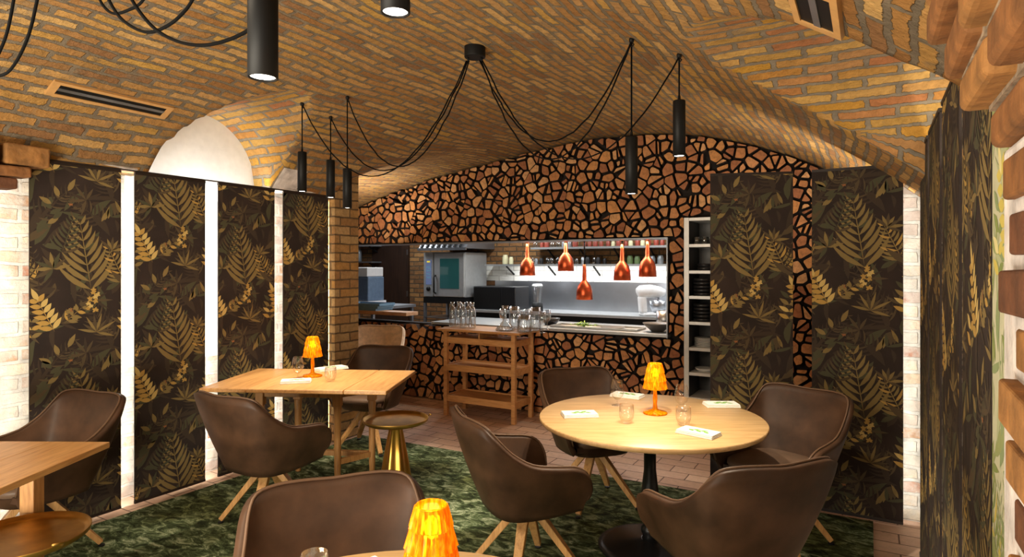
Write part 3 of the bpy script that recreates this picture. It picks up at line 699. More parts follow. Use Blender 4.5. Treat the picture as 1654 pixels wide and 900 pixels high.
round_table(-.27, 1.235, 'near round oak table at the bottom edge under the big amber lamp')
# left table
(x, y), a = rot_at(-1.945, 2.995, -1, .02)
ltb = thing('dining_table', 'oak table cut off by the left edge of the photo', 'table', (x, y, .0125), a)
W_, L_ = .68, 1.15; TL = .7375
lm = MB()
for k in range(4): lm.bx((k * L_ / 4 + .0006, 0, TL - .028), ((k + 1) * L_ / 4 - .0006, W_, TL))
lm.build('tabletop', M['top_oak'], ltb, bevel=.002)
for k, px_ in enumerate((.185, L_ - .185)):
    MB().bx((px_ - .032, .245 - .032, .04), (px_ + .032, .245 + .032, TL - .06)).build('column', M['table_leg'], ltb, bevel=.004)
    MB().bx((px_ - .03, .03, 0), (px_ + .03, W_ - .06, .04)).build('foot', M['table_leg'], ltb, bevel=.006); MB().bx((px_ - .03, .06, TL - .06), (px_ + .03, W_ - .06, TL - .029)).build('top_rail', M['table_leg'], ltb)

# brass tray tables
def tray_table(X, Y, h, r, label, mt):
    x, y = cw(X, Y); t = thing('tray_table', label, 'side table', (x, y, .0125), 0, 'brass tray side tables'); h -= .0125
    MB().lathe([(0, h - .02), (r * .9, h - .02), (r * .985, h - .006), (r, h + .008), (r * 1.0, h + .012), (r * .985, h + .012), (r * .95, h - .004), (r * .88, h - .010), (0, h - .010)], 64).build('tray', mt, t)
    MB().lathe([(.115, 0), (.112, .02), (.075, .25), (.045, h - .07), (.06, h - .035), (.085, h - .021)], 36, mod=lambda i, k: 1 + .10 * math.cos(k * 2 * PI / 36 * 6)).build('fluted_base', M['brass'], t)
    for s in (-1, 1):
        MB().tube([(r * .98, s * .045, h + .004), (r * 1.05, s * .045, h + .02), (r * 1.07, 0, h + .024), (r * 1.05, -s * .045, h + .02)][:3], .006, 6).build('handle', mt, t) if s == 1 else None
    return t
t1 = tray_table(-.83, 4.42, .505, .232, 'brass tray table with fluted base at the right end of the drop leaf table', M['brass_dark']); t1.rotation_euler.z = cdir(1, .15)
t2 = tray_table(-1.985, 2.50, .505, .24, 'brass tray table at lower left, tucked against the cut-off table', M['brass_dark'])

# serving cart
FR = cw(.019, 6.25)
sc_ = thing('serving_cart', 'oak serving cart with open shelves before the firewood wall, bottles on top', 'cart', (FR[0], FR[1], 0), 0)
CW_, CD = .84, .36
for px_, py_ in ((-CW_, 0), (0, 0), (0, CD), (-CW_, CD)): MB().bx((px_ - .022, py_ - .022, 0), (px_ + .022, py_ + .022, .905)).build('leg', M['cart_oak'], sc_, bevel=.004)
MB().bx((-CW_ - .09, -.045, .905), (.09, CD + .045, .93)).build('tabletop', M['cart_oak'], sc_, bevel=.004)
for n_, z0, z1 in (('shelf', .15, .22), ('shelf', .48, .55), ('shelf', .775, .84)):
    MB().bx((-CW_ + .01, -.01, z0), (-.01, .012, z1)).bx((-CW_ + .01, CD - .012, z0), (-.01, CD + .01, z1)).bx((-CW_ - .01, .01, z0), (-CW_ + .012, CD - .01, z1)).bx((-.012, .01, z0), (.01, CD - .01, z1)).bx((-CW_ + .012, .012, z1 - .03), (-.012, CD - .012, z1 - .012)).build(n_, M['cart_oak'], sc_, bevel=.002)
MB().bx((-CW_ / 2 - .008, .0, .84), (-CW_ / 2 + .008, CD, .905)).build('divider', M['cart_oak'], sc_)

# ================================================================== ON THE TABLES
def lamp(X, Y, label, z=.75):
    x, y = cw(X, Y); t = thing('table_lamp', label, 'lamp', (x, y, z), .3, 'amber crystal table lamps')
    MB().lathe([(0, 0), (.068, 0), (.07, .006), (.066, .012), (.03, .02), (.014, .03), (.011, .06), (.014, .09), (.010, .125), (.016, .15), (.0, .152)], 24, cap=False).build('stem', M['amber_base'], t)
    n = 36; P = []
    tiers = [(.066, .145), (.058, .190), (.0600, .1910), (.0485, .238), (.0500, .2390), (.0385, .288)]
    def md(i, k): return 1 + (.075 if (k + i // 2 % 2) % 2 else -.06) * (1 if i % 2 == 0 else .55)
    sh = MB().lathe(tiers, n, mod=md, smooth=False, cap=False)
    sh.lathe([(.0385, .288), (.036, .291), (.033, .288), (.034, .28), (.058, .15), (.062, .146)], n, smooth=True, cap=False)
    sh.build('lamp_shade', M['amber'], t)
    MB().lathe([(.004, .15), (.012, .165), (.014, .19), (.008, .205), (0, .208)], 12, cap=False).build('bulb', plain('bulb_glow', (1, .8, .4, 1), .4, emit=(1, .62, .18, 1), es=6) if 'bulb' not in M else M['bulb'], t)
    L = bpy.data.lights.new('lamp_glow', 'POINT'); L.energy = .8; L.color = (1, .6, .22); L.shadow_soft_size = .03
    lo = bpy.data.objects.new('lamp_glow', L); COL.objects.link(lo); lo.location = (x, y, z + .235)
    return t
M['bulb'] = plain('bulb_glow', (1, .8, .4, 1), .4, emit=(1, .62, .18, 1), es=6)
lamp(.825, 3.57, 'amber crystal lamp in the middle of the round table with the four napkins')
lamp(-.19, 1.455, 'big near amber crystal lamp cut off by the bottom edge of the photo')
lamp(-1.456, 4.52, 'amber crystal lamp on the drop leaf table', .795)
# napkins
napm = None
def napkin(px, py, ang, label, w=.20, d=.115, z=.75, cam=True):
    x, y = pxz(px, py, z); a = ang + YAW
    t = thing('folded_napkin', label, 'napkin', (x, y, z), a, 'folded white napkins with a leaf print')
    mb = MB()
    for k, (sw, sd, z0, z1) in enumerate(((1, 1, .0, .007), (.985, .97, .0075, .014), (.97, .95, .0145, .020))): mb.bx((-w / 2 * sw, -d / 2 * sd + .002 * k, z0), (w / 2 * sw, d / 2 * sd, z1))
    mb.build('cloth', M['linen'], t, bevel=.003)
    lf = MB(); zz = .0204
    for k in range(5): q = lens((-.05 + k * .02, 0), (.6 if k % 2 else -.6), .044, .020, 0, 4); lf.add([(p[0], p[1], zz + k * .00005) for p in q], [tuple(range(len(q)))])
    q = lens((-.055, 0), 0, .12, .010, 0, 4); lf.add([(p[0], p[1], zz) for p in q], [tuple(range(len(q)))])
    lf.build('leaf_print', M['leaf_green'], t); return t
napkin(936, 672, .12, 'white leaf print napkin at the left of the round table')
napkin(1013, 641, -.55, 'white leaf print napkin at the back of the round table')
napkin(1165, 656, .0, 'white leaf print napkin at the right of the round table')
napkin(1128, 702, -.75, 'white leaf print napkin at the front of the round table')
napkin(478, 618, .25, 'white leaf print napkin at the front of the drop leaf table', z=.795)
napkin(535, 597, .75, 'white leaf print napkin at the back of the drop leaf table', w=.24, z=.795)
napkin(572, 938, .75, 'white napkin corner on the near table at the bottom edge')
def goblet(px, py, label, h=.155, z=.75, s=1.0):
    x, y = pxz(px, py, z); t = thing('wine_glass', label, 'glass', (x, y, z), 0, 'clear glasses on the dining tables')
    MB().lathe([(0, .004), (.030 * s, .001), (.034 * s, .0), (.034 * s, .002), (.010 * s, .006), (.0045, .012), (.0045, .035)], 24, cap=False).build('foot', M['glass'], t)
    MB().lathe([(0, .034), (.015 * s, .038), (.034 * s, .06), (.042 * s, .088), (.040 * s, .115), (.031 * s, h)], 28, cap=False).build('bowl', M['glass'], t)
    return t
def tumbler(px, py, label, h=.10, z=.75, r=.038):
    x, y = pxz(px, py, z); t = thing('water_glass', label, 'glass', (x, y, z), 0, 'clear glasses on the dining tables')
    MB().lathe([(0, .002), (r * .6, .0), (r * .75, .006), (r * 1.02, .03), (r * 1.08, .055), (r, h), (r * .96, h), (r * 1.03, .055), (r * .95, .03), (r * .6, .012), (0, .010)], 28, cap=False).build('bowl', M['glass'], t)
    return t
tumbler(1012, 683, 'clear water glass beside the left napkin of the round table')
goblet(997, 655, 'clear wine glass before the back napkin of the round table')
goblet(1101, 664, 'clear wine glass just right of the amber lamp on the round table')
tumbler(1104, 687, 'clear water glass touching the front napkin of the round table')
goblet(481, 611, 'clear wine glass behind the front napkin of the drop leaf table', z=.795)
tumbler(534, 616, 'clear water glass right of the amber lamp on the drop leaf table', z=.795)
tumbler(508, 955, 'clear glass on the near table at the bottom edge of the photo', h=.10, r=.034)
# ================================================================== CEILING FITTINGS
def pendant(px_hook, py_hook, zbot, ln, label, cords=(), r=.0315, hook=None, group='black cylinder pendant lamps', wide=False):
    h = ray_ceiling(px_hook, py_hook) if hook is None else Vector(hook)
    t = thing('pendant_lamp', label, 'lamp', (h.x, h.y, zbot), 0, group)
    sh = MB().lathe([(r * .86, .03), (r * .86, .0), (r, .0), (r, ln), (r * .9, ln + .004), (.008, ln + .006), (.006, ln + .03)], 28, cap=False).build('shade', M['black'], t)
    MB().lathe([(0, .004), (r * .85, .004), (r * .85, .012), (0, .012)], 24, cap=False).build('diffuser', M['diffuser'], t)
    MB().tube([(0, 0, ln + .02), (0, 0, h.z - zbot - .01)], .0045, 6).build('drop_cord', M['cord'], t)
    MB().lathe([(.012, h.z - zbot - .02), (.014, h.z - zbot - .006), (.010, h.z - zbot + .004)], 12).tube([(0, 0, h.z - zbot - .02), (.012, 0, h.z - zbot - .032), (0, 0, h.z - zbot - .045)], .004, 6).build('ceiling_hook', M['black'], t)
    for (q, sag) in cords:
        q = Vector(q); pts = []
        for k in range(33):
            f = k / 32; p = h + (q - h) * f; p = p + Vector((0, 0, -4 * sag * f * (1 - f) - .0)); p.z += -.012
            p += Vector((math.sin(k * 1.9) * .003, math.cos(k * 2.3) * .003, 0)); pts.append(p - Vector((h.x, h.y, zbot)))
        MB().tube(pts, .0042, 6).build('swag_cord', M['cord'], t)
    L = bpy.data.lights.new('pendant_light', 'SPOT'); L.energy = E_WIDE if wide else E_PEND; L.spot_size = math.radians(105 if wide else 80); L.spot_blend = .7; L.color = (1, .86, .66); L.shadow_soft_size = .03
    lo = bpy.data.objects.new('pendant_light', L); COL.objects.link(lo); lo.location = (h.x, h.y, zbot - .015)
    return t
E_PEND = 48; E_WIDE = 75
cp = ray_ceiling(767, 76)
can = thing('ceiling_canopy', 'black round canopy on the vault that feeds the swagged pendant cords', 'lamp canopy', (cp.x, cp.y, cp.z - .065))
MB().lathe([(.06, 0), (.064, .004), (.064, .09)], 36).build('cup', M['black'], can, bevel=.002)
for s in (-1, 1): MB().lathe([(.006, -.02), (.008, 0)], 8, c=(s * .04 * CA, s * .04 * SA, 0)).build('cord_grip', M['black'], can)
def cq(s, k): return (cp.x + (s * .04 + k * .008) * CA, cp.y + (s * .04 + k * .008) * SA, cp.z - .07)
pendant(488, 166, 2.125, .275, 'black pendant lamp farthest left of the trio hanging by the left wall', [(cq(-1, -1), .60)])
pendant(534, 188, 2.11, .275, 'middle and smallest looking black pendant lamp of the trio by the left wall', [(cq(-1, 0), .52)])
pendant(561, 156, 2.01, .275, 'black pendant lamp hanging lowest of the left trio, before the brick pier', [(cq(-1, 1), .56)])
pendant(1020, 62, 1.965, .285, 'black pendant lamp hanging low before the log wall above the kitchen hatch', [(cq(1, -1), .50), (cq(1, 0), .60)], wide=True)
pendant(1097, 87, 2.16, .28, 'black pendant lamp hanging high before the log wall, beside the taller cord', [(cq(1, 1), .56)], wide=True)
X1, Y1 = -.523, 1.30; x1, y1 = cw(X1, Y1)
pendant(0, 0, 1.995, .30, 'big near black pendant lamp at the top left, its lit end showing', [], r=.0305, hook=(x1, y1, zceil(x1, y1)))
X2, Y2 = -.243, 1.29; x2, y2 = cw(X2, Y2)
pendant(0, 0, 2.128, .30, 'near black pendant lamp of which only the lit lower end shows at the top edge', [], r=.0305, hook=(x2, y2, zceil(x2, y2)))
# the swagged cords of the nearer cluster, hanging across the upper left
def cam_pt(px, py, Y): x, y = cw((px - CX) / F * Y, Y); return Vector((x, y, H + (CY - py) / F * Y))
def cord(pix, Y0, Y1, label, end=None):
    kp = [cam_pt(p[0], p[1], Y0 + (Y1 - Y0) * i / (len(pix) - 1)) for i, p in enumerate(pix)]
    a0, a1 = kp[0], kp[-1]; d0 = Vector((a0.x - kp[1].x, a0.y - kp[1].y, 0)); d1 = Vector((a1.x - kp[-2].x, a1.y - kp[-2].y, 0))
    e0 = a0 + d0 * .1; e0.z = zceil(e0.x, e0.y) - .005; e1 = (a1 + d1 * .1) if end is None else Vector(end); e1.z = zceil(e1.x, e1.y) - .005
    pts = [e0] + crom([tuple(p) for p in kp], 50) + [e1]; c = pts[0].copy()
    o = MB().tube([p - c for p in pts], .0042, 6).build('lamp_cord', M['cord'], loc=tuple(c)); tag(o, label, 'cord', 'swagged black lamp cords at the upper left')
cord([(70, -60), (60, 0), (45, 60), (22, 106), (0, 122), (-40, 118)], 1.6, 1.7, 'black swagged cord near the upper left corner, the right one of two')
cord([(30, -60), (22, 0), (12, 50), (0, 82), (-20, 120)], 1.7, 1.75, 'black swagged cord in the upper left corner, left one of two')
cord([(120, -70), (150, -25), (166, 8), (184, 22), (208, 16), (228, 4), (250, -30)], 1.9, 1.7, 'shortest black swagged cord loop at the top edge above the ceiling vent')
cord([(160, -40), (178, 4), (200, 34), (236, 52), (270, 42), (300, 16), (322, -20)], 1.7, 1.5, 'middle black swagged cord loop at the top edge')
cord([(200, -25), (222, 14), (252, 48), (290, 68), (330, 73), (370, 64), (404, 47), (420, 30), (426, -30)], 1.55, 1.34, 'longest black swagged cord running to the big near pendant', (x1 - .03, y1 - .02, 0))
# air vents let into the vault
def vent(c, d, ln, w, label, slots):
    c = Vector(c); d = Vector(d).normalized(); e = .05; nx = Vector((zceil(c.x + e, c.y) - zceil(c.x - e, c.y), 0, 0)) / (2 * e)
    n = Vector((-(zceil(c.x + e, c.y) - zceil(c.x - e, c.y)) / (2 * e), 0, 1)).normalized()
    y = d; x = y.cross(n).normalized(); R = Matrix((x, y, n)).transposed().to_4x4()
    t = thing('air_vent', label, 'vent', c - n * .012); t.rotation_euler = R.to_euler()
    f = MB(); b = .022
    f.bx((-w / 2, -ln / 2, -.006), (-w / 2 + b, ln / 2, .02)).bx((w / 2 - b, -ln / 2, -.006), (w / 2, ln / 2, .02)).bx((-w / 2 + b, -ln / 2, -.006), (w / 2 - b, -ln / 2 + b * 1.6, .02)).bx((-w / 2 + b, ln / 2 - b * 1.6, -.006), (w / 2 - b, ln / 2, .02)); f.build('frame', M['vent_wood'], t)
    MB().bx((-w / 2 + .02, -ln / 2 + .02, -.001), (w / 2 - .02, ln / 2 - .02, .004)).build('dark_slot', M['black'], t)
    MB().bx((-.011, -ln / 2 + b, -.004), (.011, ln / 2 - b, -.0012)).build('divider', M['steel_dull'] if slots else M['vent_wood'], t)
a_, b_ = ray_ceiling(80, 137), ray_ceiling(272, 181)
vent((a_ + b_) / 2, (0, 1, 0), (b_ - a_).length, .125, 'wooden framed air vent with two dark slots in the vault at upper left', 1)
a_, b_ = ray_ceiling(1318, -25), ray_ceiling(1322, 40)
vent((a_ + b_) / 2, (0, 1, 0), max(.3, (b_ - a_).length), .15, 'wooden framed air vent with two slots in the vault at the top right', 1)

# ================================================================== STEEL SHELF TOWER
tw = thing('shelf_tower', 'tall stainless steel shelf tower set in the firewood wall left of the leaf panels', 'shelf', (V_T0, UB - .03, 0))
wT, dT = V_T1 - V_T0, .42
MB().bx((.0, 0, 0), (.045, dT, Z_T)).build('side_panel', M['shelf_steel'], tw); MB().bx((wT - .02, 0, 0), (wT - .001, dT, Z_T)).build('side_panel', M['niche_shade'], tw)
MB().bx((.045, dT - .01, 0), (wT - .02, dT, Z_T)).build('back_panel', M['niche_shade'], tw); MB().bx((.0455, .004, 0), (.047, dT - .0105, Z_T)).build('shade_liner', M['niche_shade'], tw)  # thin dark sheet added for the shade on the inner side
zs = [.06, .33, .565, .80, 1.045, 1.29, 1.53, 1.78, Z_T - .03]
for z in zs: MB().bx((.0475, 0, z), (wT - .021, dT - .011, z + .028)).build('shelf_board', M['shelf_steel'], tw)
def on_tower(i, x, y): return (V_T0 + x, UB - .03 + y, zs[i] + .0285)
def lathe_thing(name, label, cat, loc, prof, m, group=None, n=24):
    o = MB().lathe(prof, n, cap=False).build(name, m, loc=loc); return tag(o, label, cat, group)
def bowl_stack(i, x, y, n, r, m, lab, grp):
    b = on_tower(i, x, y)
    for k in range(n):
        lathe_thing('bowl', lab, 'bowl', (b[0], b[1], b[2] + k * .034), [(0, .0), (r * .8, .0), (r, .008), (r, .030), (r * .94, .030), (r * .9, .010), (0, .008)], m, grp)
bowl_stack(4, .15, .12, 5, .088, M['black_cer'], 'black bowl in the stack on the lower dark-filled shelf of the steel tower', 'black bowls, lower stack in the steel tower')
bowl_stack(5, .15, .12, 5, .088, M['black_cer'], 'black bowl in the stack on the upper dark-filled shelf of the steel tower', 'black bowls, upper stack in the steel tower')
bowl_stack(6, .17, .12, 2, .07, M['black_cer'], 'small black bowl on the second shelf from the top of the steel tower', 'small black bowls in the steel tower')
b = on_tower(3, .165, .14)
for k in range(6): lathe_thing('plate', 'pale plate in the stack low in the steel tower', 'plate', (b[0], b[1], b[2] + k * .014), [(0, 0), (.07, 0), (.10, .013), (.098, .015), (.068, .004), (0, .004)], M['ceramic'], 'pale plates in the steel tower')
for k, (x, y) in enumerate(((.10, .08), (.17, .1), (.13, .18), (.22, .14))): lathe_thing('small_glass', 'small clear glass on the top shelf of the steel tower', 'glass', on_tower(7, x, y), [(0, .003), (.025, 0), (.03, .07), (.028, .07), (.023, .006), (0, .006)], M['glass_thick'], 'small glasses in the steel tower')
lathe_thing('plate', 'single white plate low on the steel tower under the stack', 'plate', on_tower(2, .17, .14), [(0, 0), (.07, 0), (.10, .03), (.098, .032), (.068, .006), (0, .006)], M['ceramic'])

# ================================================================== COPPER HEAT LAMPS IN THE HATCH
UH = 6.12
for px, pyb, l in ((852, 445, 'copper heat lamp farthest left over the kitchen hatch'), (914, 438, 'copper heat lamp second from the left over the kitchen hatch'), (944, 484, 'copper heat lamp hanging lowest over the hatch on a black rod'),
                   (1005, 453, 'copper heat lamp second from the right over the kitchen hatch'), (1046, 447, 'copper heat lamp farthest right over the kitchen hatch')):
    v, u = pxu(px, UH + .22); Y = -SA * v + CA * u; z = H + (CY - pyb) / F * Y
    t = thing('heat_lamp', l, 'lamp', (v, u, z), 0, 'copper heat lamps over the serving hatch')
    MB().lathe([(.088, .0), (.092, .002), (.086, .10), (.07, .155), (.035, .20), (.024, .215), (.02, .33), (.017, .385), (.006, .39)], 32, cap=False).build('shade', M['copper'], t)
    MB().lathe([(0, .03), (.04, .03), (.05, .06), (.03, .12), (0, .13)], 20, cap=False).build('bulb', M['bulb'], t)
    MB().tube([(0, 0, .385), (0, 0, 2.40 - z)], .009, 8).build('rod', M['black'], t)
    L = bpy.data.lights.new('heat_light', 'SPOT'); L.energy = 14; L.spot_size = 1.5; L.spot_blend = .5; L.color = (1, .62, .3); lo = bpy.data.objects.new('heat_light', L); COL.objects.link(lo); lo.location = (v, u, z + .025)
hr = MB().bx((-4.2, UH + .19, 2.40), (-1.7, UH + .25, 2.45)); tag(hr.build('heat_lamp_rail', M['steel_dull']), 'steel rail behind the firewood lintel that carries the copper heat lamps', 'rail')
# ================================================================== KITCHEN
UK = 8.80
wallbox('wall_kitchen_back', (-9.6, UK, 0), (-.85, UK + .12, 2.75), M['kbrick'])
wallbox('wall_kitchen_right', (-.97, UW1 + .3, 0), (-.85, UK, 2.75), M['white_yz'])
wallbox('wall_kitchen_left', (-9.6, UW1, 0), (-9.48, UK, 2.75), M['kbrick'])
wallbox('ceiling_kitchen', (-9.6, UW1, 2.75), (-.85, UK + .12, 2.85), M['plaster'])
wallbox('wall_kitchen_front', (-9.6, UW0, 0), (-6.75, UW1, 2.75), M['dark_wall'])
struct(MB().bx((-6.0, UK - .012, 1.36), (-.97, UK, 1.60)).build('trim_4', M['glazed']))
struct(MB().bx((-5.4, UK - .010, .9), (-.97, UK, 1.36)).build('trim_5', M['steel']))
# door
d0 = pxu(604, UK)[0]; d1 = pxu(662, UK)[0]
dd = MB().bx((d0, UK - .05, 0), (d1, UK - .002, 2.08)); do = dd.build('door_1', M['door_wood']); struct(do)
dh = MB().tube([(d0 + .09, UK - .055, 1.0), (d0 + .09, UK - .11, 1.0), (d0 + .24, UK - .11, 1.0)], .012, 8).bx((d0 + .06, UK - .055, .88), (d0 + .12, UK - .05, 1.08)).build('door_handle', M['steel'], do)
for z in (.45, 1.05, 1.8): MB().bx((d1 - .03, UK - .06, z), (d1 - .005, UK - .049, z + .1)).build('hinge', M['steel'], do)
# oven
ov0 = pxu(684, 8.05); ov1 = pxu(750, 8.05); ow = ov1[0] - ov0[0]
ov = thing('combi_oven', 'stainless steel combi oven with a glass door standing in the kitchen', 'oven', (ov0[0], 8.05, 1.10))
MB().bx((0, .03, 0), (ow, .66, .72)).build('body', M['steel_light'], ov, bevel=.012)
cpn = MB().bx((.005, 0, .005), (ow * .24, .029, .715)).build('control_panel', M['steel_light'], ov, bevel=.006)
MB().bx((.05, -.004, .20), (ow * .2, 0, .60)).build('display', M['screen'], cpn); MB().bx((.075, -.007, .56), (ow * .17, -.004, .585)).build('indicator', M['yellow_mark'], cpn)
MB().lathe([(.038, 0), (.034, .02), (.0, .021)], 20, cap=False).build('dial', M['black'], cpn, loc=(ow * .13, -.001, .13)).rotation_euler.x = PI / 2
for k in range(4): MB().bx((.065, -.0055, .30 + k * .055), (ow * .185, -.004, .33 + k * .055)).build('menu_row', M['blue_tub'], cpn)
odr = MB().bx((ow * .27, -.005, .01), (ow - .005, .029, .71)).build('door', M['steel_light'], ov, bevel=.008)
MB().bx((ow * .42, -.010, .14), (ow * .88, -.005, .62)).build('window', M['oven_glass'], odr)
MB().tube([(ow * .31, -.006, .06), (ow * .31, -.05, .08), (ow * .31, -.05, .33), (ow * .31, -.006, .35)], .014, 8).build('handle', M['black'], odr)
st = thing('oven_stand', 'dark steel stand carrying the combi oven', 'stand', (ov0[0], 8.05, 0))
MB().bx((0, 0, 1.0), (ow, .66, 1.0985)).build('frame', M['black'], st)
for k in range(4): MB().bx((.02, .0, .25 + k * .17), (ow - .02, .6, .262 + k * .17)).build('runner', M['steel'], st)
for px_, py_ in ((0, 0), (ow - .04, 0), (0, .62), (ow - .04, .62)): MB().bx((px_, py_, 0), (px_ + .04, py_ + .04, 1.0)).build('leg', M['steel_dull'], st)
# hood
hd = thing('extractor_hood', 'slanted steel extractor hood with filter slats above the combi oven', 'hood', (ov0[0] - .02, 7.95, 1.88))
hm = MB(); hw = ow + .12
hm.add([(0, 0, 0), (hw, 0, 0), (hw, .84, 0), (0, .84, 0), (0, .35, .45), (hw, .35, .45), (hw, .84, .45), (0, .84, .45)], [(0, 1, 5, 4), (1, 2, 6, 5), (3, 0, 4, 7), (2, 3, 7, 6), (4, 5, 6, 7), (3, 2, 1, 0)]); hm.build('canopy', M['steel_dull'], hd)
for k in range(8): MB().bar((.05 + k * hw / 8.5, -.006, .02), (.05 + k * hw / 8.5, .325, .43), .03, .02).build('slat', M['black'], hd)
MB().bx((-.01, -.02, -.03), (hw + .01, .0, .012)).build('lip', M['steel'], hd)
# worktop run
k0 = ov1[0] + .03
wt = thing('worktop_counter', 'long stainless steel kitchen counter against the back wall', 'counter', (k0, 8.12, 0))
kl = -1.0 - k0
MB().bx((0, 0, .88), (kl, .665, .92)).build('worktop', M['steel_light'], wt, bevel=.004); MB().bx((0, .04, 0), (kl, .66, .879)).build('carcass', M['black'], wt)
for k in range(6): f_ = MB().bx((k * kl / 6 + .01, .02, .2), ((k + 1) * kl / 6 - .01, .039, .80)).build('door', M['steel_dull'], wt); MB().bx((k * kl / 6 + .12, -.005, .74), ((k + 1) * kl / 6 - .12, .02, .76)).build('handle', M['steel'], f_)
mw0, mw1 = pxu(764, 8.2)[0], pxu(832, 8.2)[0]
mwv = thing('microwave_oven', 'black microwave oven on the counter right of the combi oven', 'microwave', (mw0, 8.2, .9205)); w_ = mw1 - mw0
MB().bx((0, 0.01, 0), (w_, .45, .36)).build('body', M['black_cer'], mwv, bevel=.01); MB().bx((.02, 0, .02), (w_ * .66, .0095, .34)).build('door', M['black'], mwv); MB().bx((w_ * .69, 0, .02), (w_ - .02, .0095, .34)).build('control_panel', M['iron'], mwv)
# wall shelves with jars
def shelf(p0, p1, z, label):
    a, b = pxu(p0, 8.5)[0], pxu(p1, 8.5)[0]; t = thing('wall_shelf', label, 'shelf', (a, 8.48, z), 0, 'steel wall shelves over the kitchen counter')
    MB().bx((0, 0, 0), (b - a, .318, .03)).build('board', M['steel_light'], t)
    for k in range(4): MB().bar(((k + .5) * (b - a) / 4, .31, -.14), ((k + .5) * (b - a) / 4, .06, -.002), .02, .02).build('bracket', M['black'], t)
    return a, b
a1, b1 = shelf(784, 1079, 1.60, 'lower steel wall shelf along the kitchen back wall'); a2, b2 = shelf(858, 1079, 1.86, 'upper steel wall shelf along the kitchen back wall')
rj = random.Random(2)
JAR = [(0, 0), (.05, 0), (.052, .01), (.052, .10), (.04, .12), (.04, .135), (0, .135)]
def jars(a, b, z, mats, label, grp, n, h=1.0):
    for k in range(n):
        s = rj.uniform(.7, .95) * min(1, (b - a) / n / .115); x = a + (k + .5) * (b - a) / n
        lathe_thing('jar', label, 'jar', (x, 8.62 + rj.uniform(-.04, .05), z + .0305), [(r * s, zz * s * h) for r, zz in JAR], rj.choice(mats), grp, 16)
def vx(px): return pxu(px, 8.62)[0]
jars(vx(808), vx(832), 1.60, [M['cream_jar']], 'cream jar on the lower kitchen shelf, left of the copper lamps', 'cream jars on the lower kitchen shelf', 2, 1.2)
jars(vx(856), vx(980), 1.60, [M['grey_jar'], M['steel'], M['glass_blue'], M['black_cer']], 'jar or canister among the copper lamps on the lower kitchen shelf', 'jars on the lower kitchen shelf behind the copper lamps', 15, 1.15)
jars(vx(1000), vx(1072), 1.60, [M['grey_jar'], M['green_jar'], M['black_cer']], 'dark jar at the right end of the lower kitchen shelf', 'dark jars at the right end of the lower kitchen shelf', 6, 1.0)
jars(vx(860), vx(935), 1.86, [M['grey_jar'], M['glass_blue'], M['red_jar']], 'jar on the left half of the upper kitchen shelf, partly under the lintel', 'jars on the left half of the upper kitchen shelf', 8, 1.0)
jars(vx(940), vx(1075), 1.86, [M['red_jar'], M['cream_jar'], M['red_jar'], M['green_jar'], M['grey_jar']], 'coloured jar on the right half of the upper kitchen shelf', 'coloured jars on the right half of the upper kitchen shelf', 14, 1.0)
# hatch counter
hc = thing('hatch_counter', 'stainless steel serving counter behind the firewood parapet', 'counter', (-4.55, UB - .015, 0))
MB().bx((0, 0, .905), (4.55 + V_O1, .80, .935)).build('top', M['steel_light'], hc, bevel=.003); MB().bx((.0, .26, .1), (4.55 + V_O1, .78, .904)).build('carcass', M['steel_dull'], hc)
# stand mixer
mv, mu = pxu(1052, 8.35)
mx = thing('stand_mixer', 'white kitchen stand mixer with a steel bowl at the right end of the counter', 'mixer', (mv, mu, .9205), cdir(1, 0) + .2)
MB().bx((-.15, -.11, 0), (.17, .11, .04)).build('base', M['white_pl'], mx, bevel=.02); MB().bar((-.12, 0, .035), (-.14, 0, .27), .13, .10).build('column', M['white_pl'], mx, bevel=.03)
MB().tube([(-.2, 0, .32), (-.16, 0, .33), (-.02, 0, .335), (.12, 0, .32), (.19, 0, .31)], [.06, .085, .09, .075, .05], 20).build('head', M['white_pl'], mx)
MB().lathe([(.04, .04), (.07, .05), (.105, .12), (.11, .2), (.108, .2), (.1, .12), (0, .06)], 28, c=(.09, 0, 0), cap=False).build('bowl', M['steel'], mx); MB().tube([(.1, 0, .27), (.1, 0, .14)], .018, 8).build('beater', M['steel_dull'], mx)
# things on the hatch counter
def hpt(px, uo): v, u = pxu(px, UB + uo); return (v, u, .9355)
v, u, z = hpt(965, .22); tr = thing('serving_tray', 'long steel tray on the hatch counter with herbs on it', 'tray', (v, u, z))
MB().bx((-.50, -.13, 0), (.48, .16, .006)).bx((-.50, -.13, .006), (.48, -.12, .022)).bx((-.50, .15, .006), (.48, .16, .022)).bx((-.50, -.12, .006), (-.49, .15, .022)).bx((.47, -.12, .006), (.48, .15, .022)).build('tray_body', M['steel_light'], tr)
hb = MB(); rr = random.Random(4); 
for k in range(70): a = rr.uniform(0, 6.28); p = (rr.gauss(0, .05), rr.gauss(0, .025), .008 + abs(rr.gauss(0, .018))); hb.bar(p, (p[0] + .03 * math.cos(a), p[1] + .03 * math.sin(a), p[2] + rr.uniform(0, .02)), .012, .003)
v, u, z = hpt(942, .20); tag(hb.build('herb_heap', M['herb'], loc=(v, u, z + .006)), 'small heap of green herbs on the steel tray in the hatch', 'herbs', kind='stuff')
v, u, z = hpt(990, .22); lathe_thing('plate', 'dark plate on the hatch tray right of the herbs', 'plate', (v, u, z + .0065), [(0, 0), (.08, 0), (.13, .014), (.128, .017), (.08, .005), (0, .005)], M['grey_cer'])
v, u, z = hpt(1062, .24); lathe_thing('serving_bowl', 'dark serving bowl at the right end of the hatch counter', 'bowl', (v, u, z), [(0, 0), (.06, 0), (.13, .06), (.15, .085), (.145, .085), (.12, .06), (0, .012)], M['grey_cer'])
